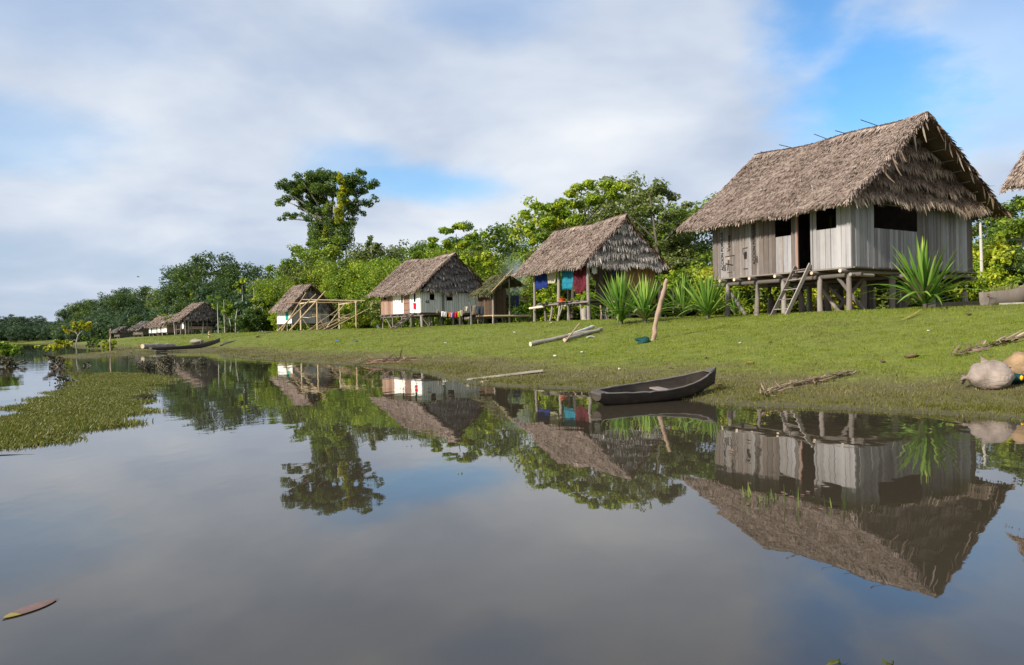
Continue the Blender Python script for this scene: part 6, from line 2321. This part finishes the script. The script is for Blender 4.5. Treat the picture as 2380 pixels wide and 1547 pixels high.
# ------------------------------------------------------------------ left side of the river
pw = on_water(256, 823)
thing_tube('water_pole', 'straight pale pole standing in the water off the grassy point', 'pole', [pw + Vector((.05, 0, -.4)), pw + Vector((0, 0, .9)), at(257, 765, pw.y)], [.055, .05, .045], 'post_red', 7)


def water_tree():
    base = on_water(178, 819)
    D = base.y
    c = lambda x, y: (x / 5.333 * .6357, (1130 + y / 5.333) * .6357)
    cl = [(1240, 350, 22), (1265, 395, 22), (1300, 430, 24), (1345, 465, 26), (1390, 450, 24), (1430, 425, 20), (1405, 260, 22), (1420, 310, 22), (1455, 270, 18), (1440, 370, 24), (1490, 440, 26), (1540, 275, 24), (1580, 300, 24),
          (1560, 350, 26), (1600, 240, 22), (1620, 350, 26), (1660, 300, 24), (1700, 330, 26), (1740, 275, 24), (1755, 340, 24), (1690, 400, 22), (1530, 400, 24), (1720, 380, 20)]
    cl = [(*c(x, y), q * .150) for (x, y, q) in cl]
    T = lambda x, y, dz=0: (*c(x, y), dz)
    hero_tree('water_tree', 'small white stemmed tree with yellow green leaves standing in the river', cl, D, .35, 75, .30, 'leaf_yellow', [([T(1494, 880), T(1486, 720), T(1492, 620), T(1520, 530), T(1560, 470)], .055, .04), ([T(1520, 530), T(1490, 470), T(1390, 430), T(1260, 380)], .035, .012),
              ([T(1560, 470), T(1620, 420), T(1740, 340)], .035, .012), ([T(1550, 480), T(1560, 350), T(1590, 250)], .03, .012), ([T(1490, 470), T(1430, 330), T(1405, 250)], .025, .01), ([T(1490, 615), T(1440, 608), T(1400, 635)], .03, .015)],
              'bark_pale', 71, .9, (178, 819, -.3), aspect=.6)


water_tree()


def water_bush(label, clumps, base, leafmat, leaf, per, seed, stems=9, stem_mat='bark_dark', name='water_bush'):
    c = lambda x, y: (x / 5.333 * .6357, (1130 + y / 5.333) * .6357)
    bp = c(*base)
    D = on_water(*bp).y
    cl = [(*c(x, y), q * .175) for (x, y, q) in clumps]
    rr = random.Random(seed)
    paths = []
    for k in range(stems):
        t = rr.choice(clumps)
        paths.append(([(*c(base[0] + rr.gauss(0, 60), base[1] + 15), rr.gauss(0, .3)), (*c((base[0] + t[0]) / 2 + rr.gauss(0, 25), (base[1] + t[1]) / 2), 0), (*c(t[0], t[1]), rr.gauss(0, .2))], .022, .010))
    return hero_tree(name, label, cl, D, .45, per, leaf, leafmat, paths, stem_mat, seed, .8, (*bp, -.2), 'bush', .6)


water_bush('sunlit yellow green bush in the water left of the small white stemmed tree', [(700, 745, 26), (740, 730, 20), (1000, 720, 38), (1060, 700, 36), (1110, 620, 32), (1150, 650, 34), (1200, 690, 40), (1250, 640, 36), (1310, 650, 38), (1370, 640, 34), (1400, 670, 28), (1090, 780, 40),
           (1180, 740, 40), (1270, 730, 40), (960, 780, 34), (910, 800, 26), (1330, 710, 34), (1040, 800, 34), (880, 760, 22)], (1080, 860), 'leaf_yellow', .22, 90, 72)
water_bush('green leafy bush rising from the river at the picture border', [(20, 710, 60), (110, 700, 60), (60, 770, 66), (180, 750, 60), (260, 770, 56), (330, 760, 46), (400, 780, 34), (150, 820, 66), (250, 830, 56), (330, 840, 44), (20, 850, 66), (-60, 760, 70), (100, 880, 66), (-60, 850, 70), (420, 880, 24)],
           (120, 1110), 'leaf_bright', .13, 170, 73, 14)
water_bush('dark dead brush under the leafy bush at the picture border', [(40, 960, 60), (140, 980, 60), (220, 1010, 50), (60, 1060, 60), (150, 1070, 56), (260, 1080, 40), (340, 1090, 30), (440, 1010, 26), (480, 1050, 22), (-50, 1000, 70)], (150, 1125), 'leaf_dead', .09, 120, 74, 22)
water_bush('brown dead brush standing in the water before the sunlit bush', [(880, 900, 40), (930, 930, 40), (1000, 960, 46), (1080, 980, 46), (1160, 970, 40), (1230, 1000, 36), (1040, 1050, 46), (1120, 1070, 46), (1200, 1080, 36), (980, 1090, 36), (1280, 1090, 24)], (1110, 1125), 'leaf_dead', .085, 110, 75, 24)
water_bush('dark green bush at the river edge left of the water pole', [(1640, 570, 24), (1700, 600, 36), (1760, 640, 46), (1820, 640, 46), (1880, 620, 40), (1920, 650, 36), (1760, 710, 46), (1840, 720, 50), (1700, 700, 36), (1900, 720, 36)], (1800, 775), 'leaf_mid', .3, 90, 76, 10)
water_bush('pale green bush on the shore behind the water pole', [(2030, 650, 36), (2080, 620, 36), (2060, 700, 44), (2130, 690, 40), (2020, 740, 36), (2110, 760, 40), (2200, 640, 36), (2230, 700, 40), (2180, 760, 36)], (2080, 800), 'leaf_yellow', .3, 80, 77, 8)
water_bush('brown dead weed clump in the water before the point, beside the weed mat', [(1640, 1080, 26), (1690, 1060, 22)], (1660, 1110), 'leaf_dead', .07, 60, 78, 8)


def dead_weed(label, px, py, hpx, wpx, seed, n=26):
    base = on_water(px, py)
    D = base.y
    r = np.random.default_rng(seed)
    root = empty('dead_weed', (base.x, base.y, -.05), 0, label, 'weed', 'dead weeds standing in the water')
    H, Wd = hpx * D / F, wpx * D / F
    mb = MB()
    for k in range(n):
        x = r.normal(0, Wd * .28)
        top = (x + r.normal(0, Wd * .22), r.normal(0, .15), H * r.uniform(.45, 1.05))
        mb.tube([(x, r.normal(0, .12), 0), (x * .9 + r.normal(0, .05), 0, top[2] * .55), top], [.014, .011, .006], 4, cap=False)
    mb.build('stems', MATS['bark_dark'], root)
    m = n * 16
    p = np.stack([r.normal(0, Wd * .32, m), r.normal(0, .2, m), H * r.random(m) ** .9], 1)
    v, f = leaf_quads(p, norm(r.normal(0, 1, (m, 3))), .10, r)
    obj('leaves', np_mesh('leaves', v, f, MATS['leaf_dead'], tint=np.repeat(np.clip(r.normal(.5, .25, m), 0, 1), 4)), root)


dead_weed('broad dead weed clump just beyond the floating mat', 345, 862, 26, 34, 81)
dead_weed('upright dead weed clump in the reflection of the far houses', 388, 857, 32, 24, 82, 34)
dead_weed('leftmost small dead weed clump beside the long canoe reflection', 432, 850, 18, 22, 83, 16)
dead_weed('rightmost dead weed clump in the reflection of the far open house', 470, 852, 24, 18, 84, 18)
dead_weed('low sprig of dead leaves poking through the water right of the floating mat', 336, 929, 16, 22, 85, 9)
dead_weed('twisted dark sprig in the open water above the floating mat', 147, 890, 26, 18, 86, 8)

# reeds in the reflection of the big house
for i, (px, py, h) in enumerate(((1738, 1155, 46), (1800, 1162, 30), (1853, 1180, 60), (1936, 1180, 44), (1770, 1168, 26), (1245, 1108, 22), (1065, 1104, 8))):
    b = on_water(px, py)
    r = np.random.default_rng(i)
    n = 4 if h > 10 else 2
    v, f, idx = strips(np.zeros((n, 3)) + r.normal(0, .025, (n, 3)) * np.array([1, 1, 0]), np.stack([r.normal(0, .16, n), r.normal(0, .1, n), np.ones(n)], 1), r.normal(0, 1, (n, 3)), h * b.y / F * r.uniform(.5, 1.0, n), .012, .08)
    lab = ['reed', 'reed', 'reed', 'reed', 'reed', 'reed', 'reed'][i]
    o = obj('water_reed', np_mesh('water_reed', v, f, MATS['leaf_olive'], tint=np.clip(r.normal(.5, .2, n), 0, 1)[idx]), None, (b.x, b.y, -.01))
    tag(o, 'thin green reed poking out of the still water in front of the bank', 'reed', 'reeds in the still water')

# floating leaves and near plants
def floating_leaf():
    a, b = on_water(8, 1440), on_water(132, 1394)
    root = empty('floating_leaf', a + Vector((0, 0, .003)), 0, 'reddish brown leaf with yellow tip floating in the near water', 'leaf')
    d = b - a
    Ln = d.length
    ax = d / Ln
    sd = Vector((-ax.y, ax.x, 0))
    for (t0, t1, mt, nm) in ((0, .22, 'float_leaf_tip', 'leaf_tip'), (.22, 1, 'float_leaf', 'leaf_blade')):
        m = MB()
        vs, fs = [], []
        n = 10
        for i in range(n + 1):
            t = t0 + (t1 - t0) * i / n
            w = .042 * math.sin(math.pi * min(max(t, .02), .985)) ** .6
            c = ax * (t * Ln)
            vs += [c - sd * w + Vector((0, 0, .002)), c + Vector((0, 0, .005)), c + sd * w + Vector((0, 0, .002))]
        for i in range(n):
            for j in range(2):
                q = i * 3 + j
                fs.append((q, q + 3, q + 4, q + 1))
        m._add(vs, fs, True)
        m.build(nm, MATS[mt], root)


floating_leaf()
a, b = on_water(-20, 1056), on_water(80, 1050)
v, f, idx = strips([[0, 0, .02]], [tuple(b - a)], [[0, .1, 1]], (b - a).length, .07, .03, (.9, 1, .4, .08))
tag(obj('floating_leaf', np_mesh('floating_leaf', v, f, MATS['red_leaf']), None, a), 'dull red pointed leaf floating beside the weed mat', 'leaf')


def near_sprig(label, px, py, size, seed, lean):
    base = on_water(px, py)
    root = empty('water_sprig', (base.x, base.y, -.05), 0, label, 'sprig', 'sprigs at the lower picture edge')
    r = np.random.default_rng(seed)
    MB().tube([(0, 0, 0), (lean * .4, 0, size * .8), (lean, 0, size * 1.35)], [.005, .004, .003], 6).build('stem', MATS['leaf_olive'], root)
    for k in range(6):
        a = r.uniform(0, 6.28)
        v, f, idx = strips([[lean * .6, 0, size * r.uniform(.7, 1.2)]], [[math.cos(a), math.sin(a), r.uniform(-.1, .9)]], [[0, 0, 1]], size * r.uniform(.5, .9), size * .38, -.3, (.2, 1, .8, .1))
        obj('leaf', np_mesh('leaf', v, f, MATS['mat_leaf'], tint=np.full(len(v), r.uniform(.3, .9))), root)


near_sprig('spiky green water plant tip at the lower picture edge', 1957, 1552, .06, 1, -.012)
near_sprig('curled green water plant leaf right of the spiky tip', 2068, 1562, .065, 2, .012)
# wires from the big house and a far bird
w0 = local_to_world(big, 8.7, 0, 3.25)
for i, (e, sag) in enumerate((((2420, 555, 36), .1), ((2420, 640, 40), .1))):
    w1 = at(*e)
    st = w0 + Vector((0, 0, -.9 * i))
    m = MB().tube([Vector((0, 0, 0)), (w1 - st) * .5 - Vector((0, 0, sag)), w1 - st], .008, 5)
    tag(m.build('house_wire', MATS['wire'], None, loc=st), ['upper thin green wire strung from the big house', 'lower thin wire strung from the big house'][i], 'wire')
bp = at(504.6 * .6357, 1013 * .6357, 150)
v, f, idx = strips([[0, 0, 0], [0, 0, 0]], [[1, 0, .25], [-1, 0, .25]], [[0, .2, 1]] * 2, .5, .16, -.2, (1, .8, .1))
root = empty('bird', bp, 0, 'tiny dark bird flying above the distant wood', 'bird')
obj('wings', np_mesh('wings', v, f, MATS['bird_black']), root)
blob((0, 0, 0), (.12, .26, .10), 2, .1).build('body', MATS['bird_black'], root)


def smoke():
    def fn(g, out):
        pos = coords(g)
        n = g.noise(g.scale(pos, (1.4, 1.4, .9)), 1.0, 3.0, .55)
        ln = g.vmath('LENGTH', g.scale(pos, (1 / 1.7, 1 / 1.5, 1 / 2.6)))
        den = g.math('MULTIPLY', g.maprange(n, .35, .75), g.maprange(ln, 1.0, .15))
        v = g.add('ShaderNodeVolumePrincipled')
        v.inputs['Color'].default_value = (.72, .80, .92, 1)
        g.link(g.math('MULTIPLY', den, .75), v.inputs['Density'])
        g.link(v.outputs[0], out.inputs['Volume'])
    material('smoke', fn)
    p = at(1196, 640, 72)
    o = blob((0, 0, 0), (1.7, 1.5, 2.6), 2, .0, 16, 10).build('smoke', MATS['smoke'], None, loc=p)
    tag(o, 'thin bluish cooking smoke drifting above the cane hut', 'smoke', None, 'stuff')


smoke()


# little leaves and scum bits on the still water
for i in range(12):
    q = random.Random(500 + i)
    px, py = q.uniform(1700, 1960), q.uniform(1090, 1190)
    b = on_water(px, py)
    sz = q.uniform(.012, .03)
    k = 6
    ring = [(sz * q.uniform(.6, 1.2) * math.cos(a * 6.283 / k), sz * .5 * q.uniform(.6, 1.2) * math.sin(a * 6.283 / k), .004) for a in range(k)]
    m = MB().poly_prism(ring, (0, 0, .004))
    tag(m.build('floating_scrap', MATS[q.choice(['float_leaf', 'debris_brown'])], None, loc=(b.x, b.y, 0), rot=(0, 0, q.uniform(0, 6))),
        'tiny dead leaf scrap floating on the water among the reeds', 'scrap', 'scraps floating among the reeds')
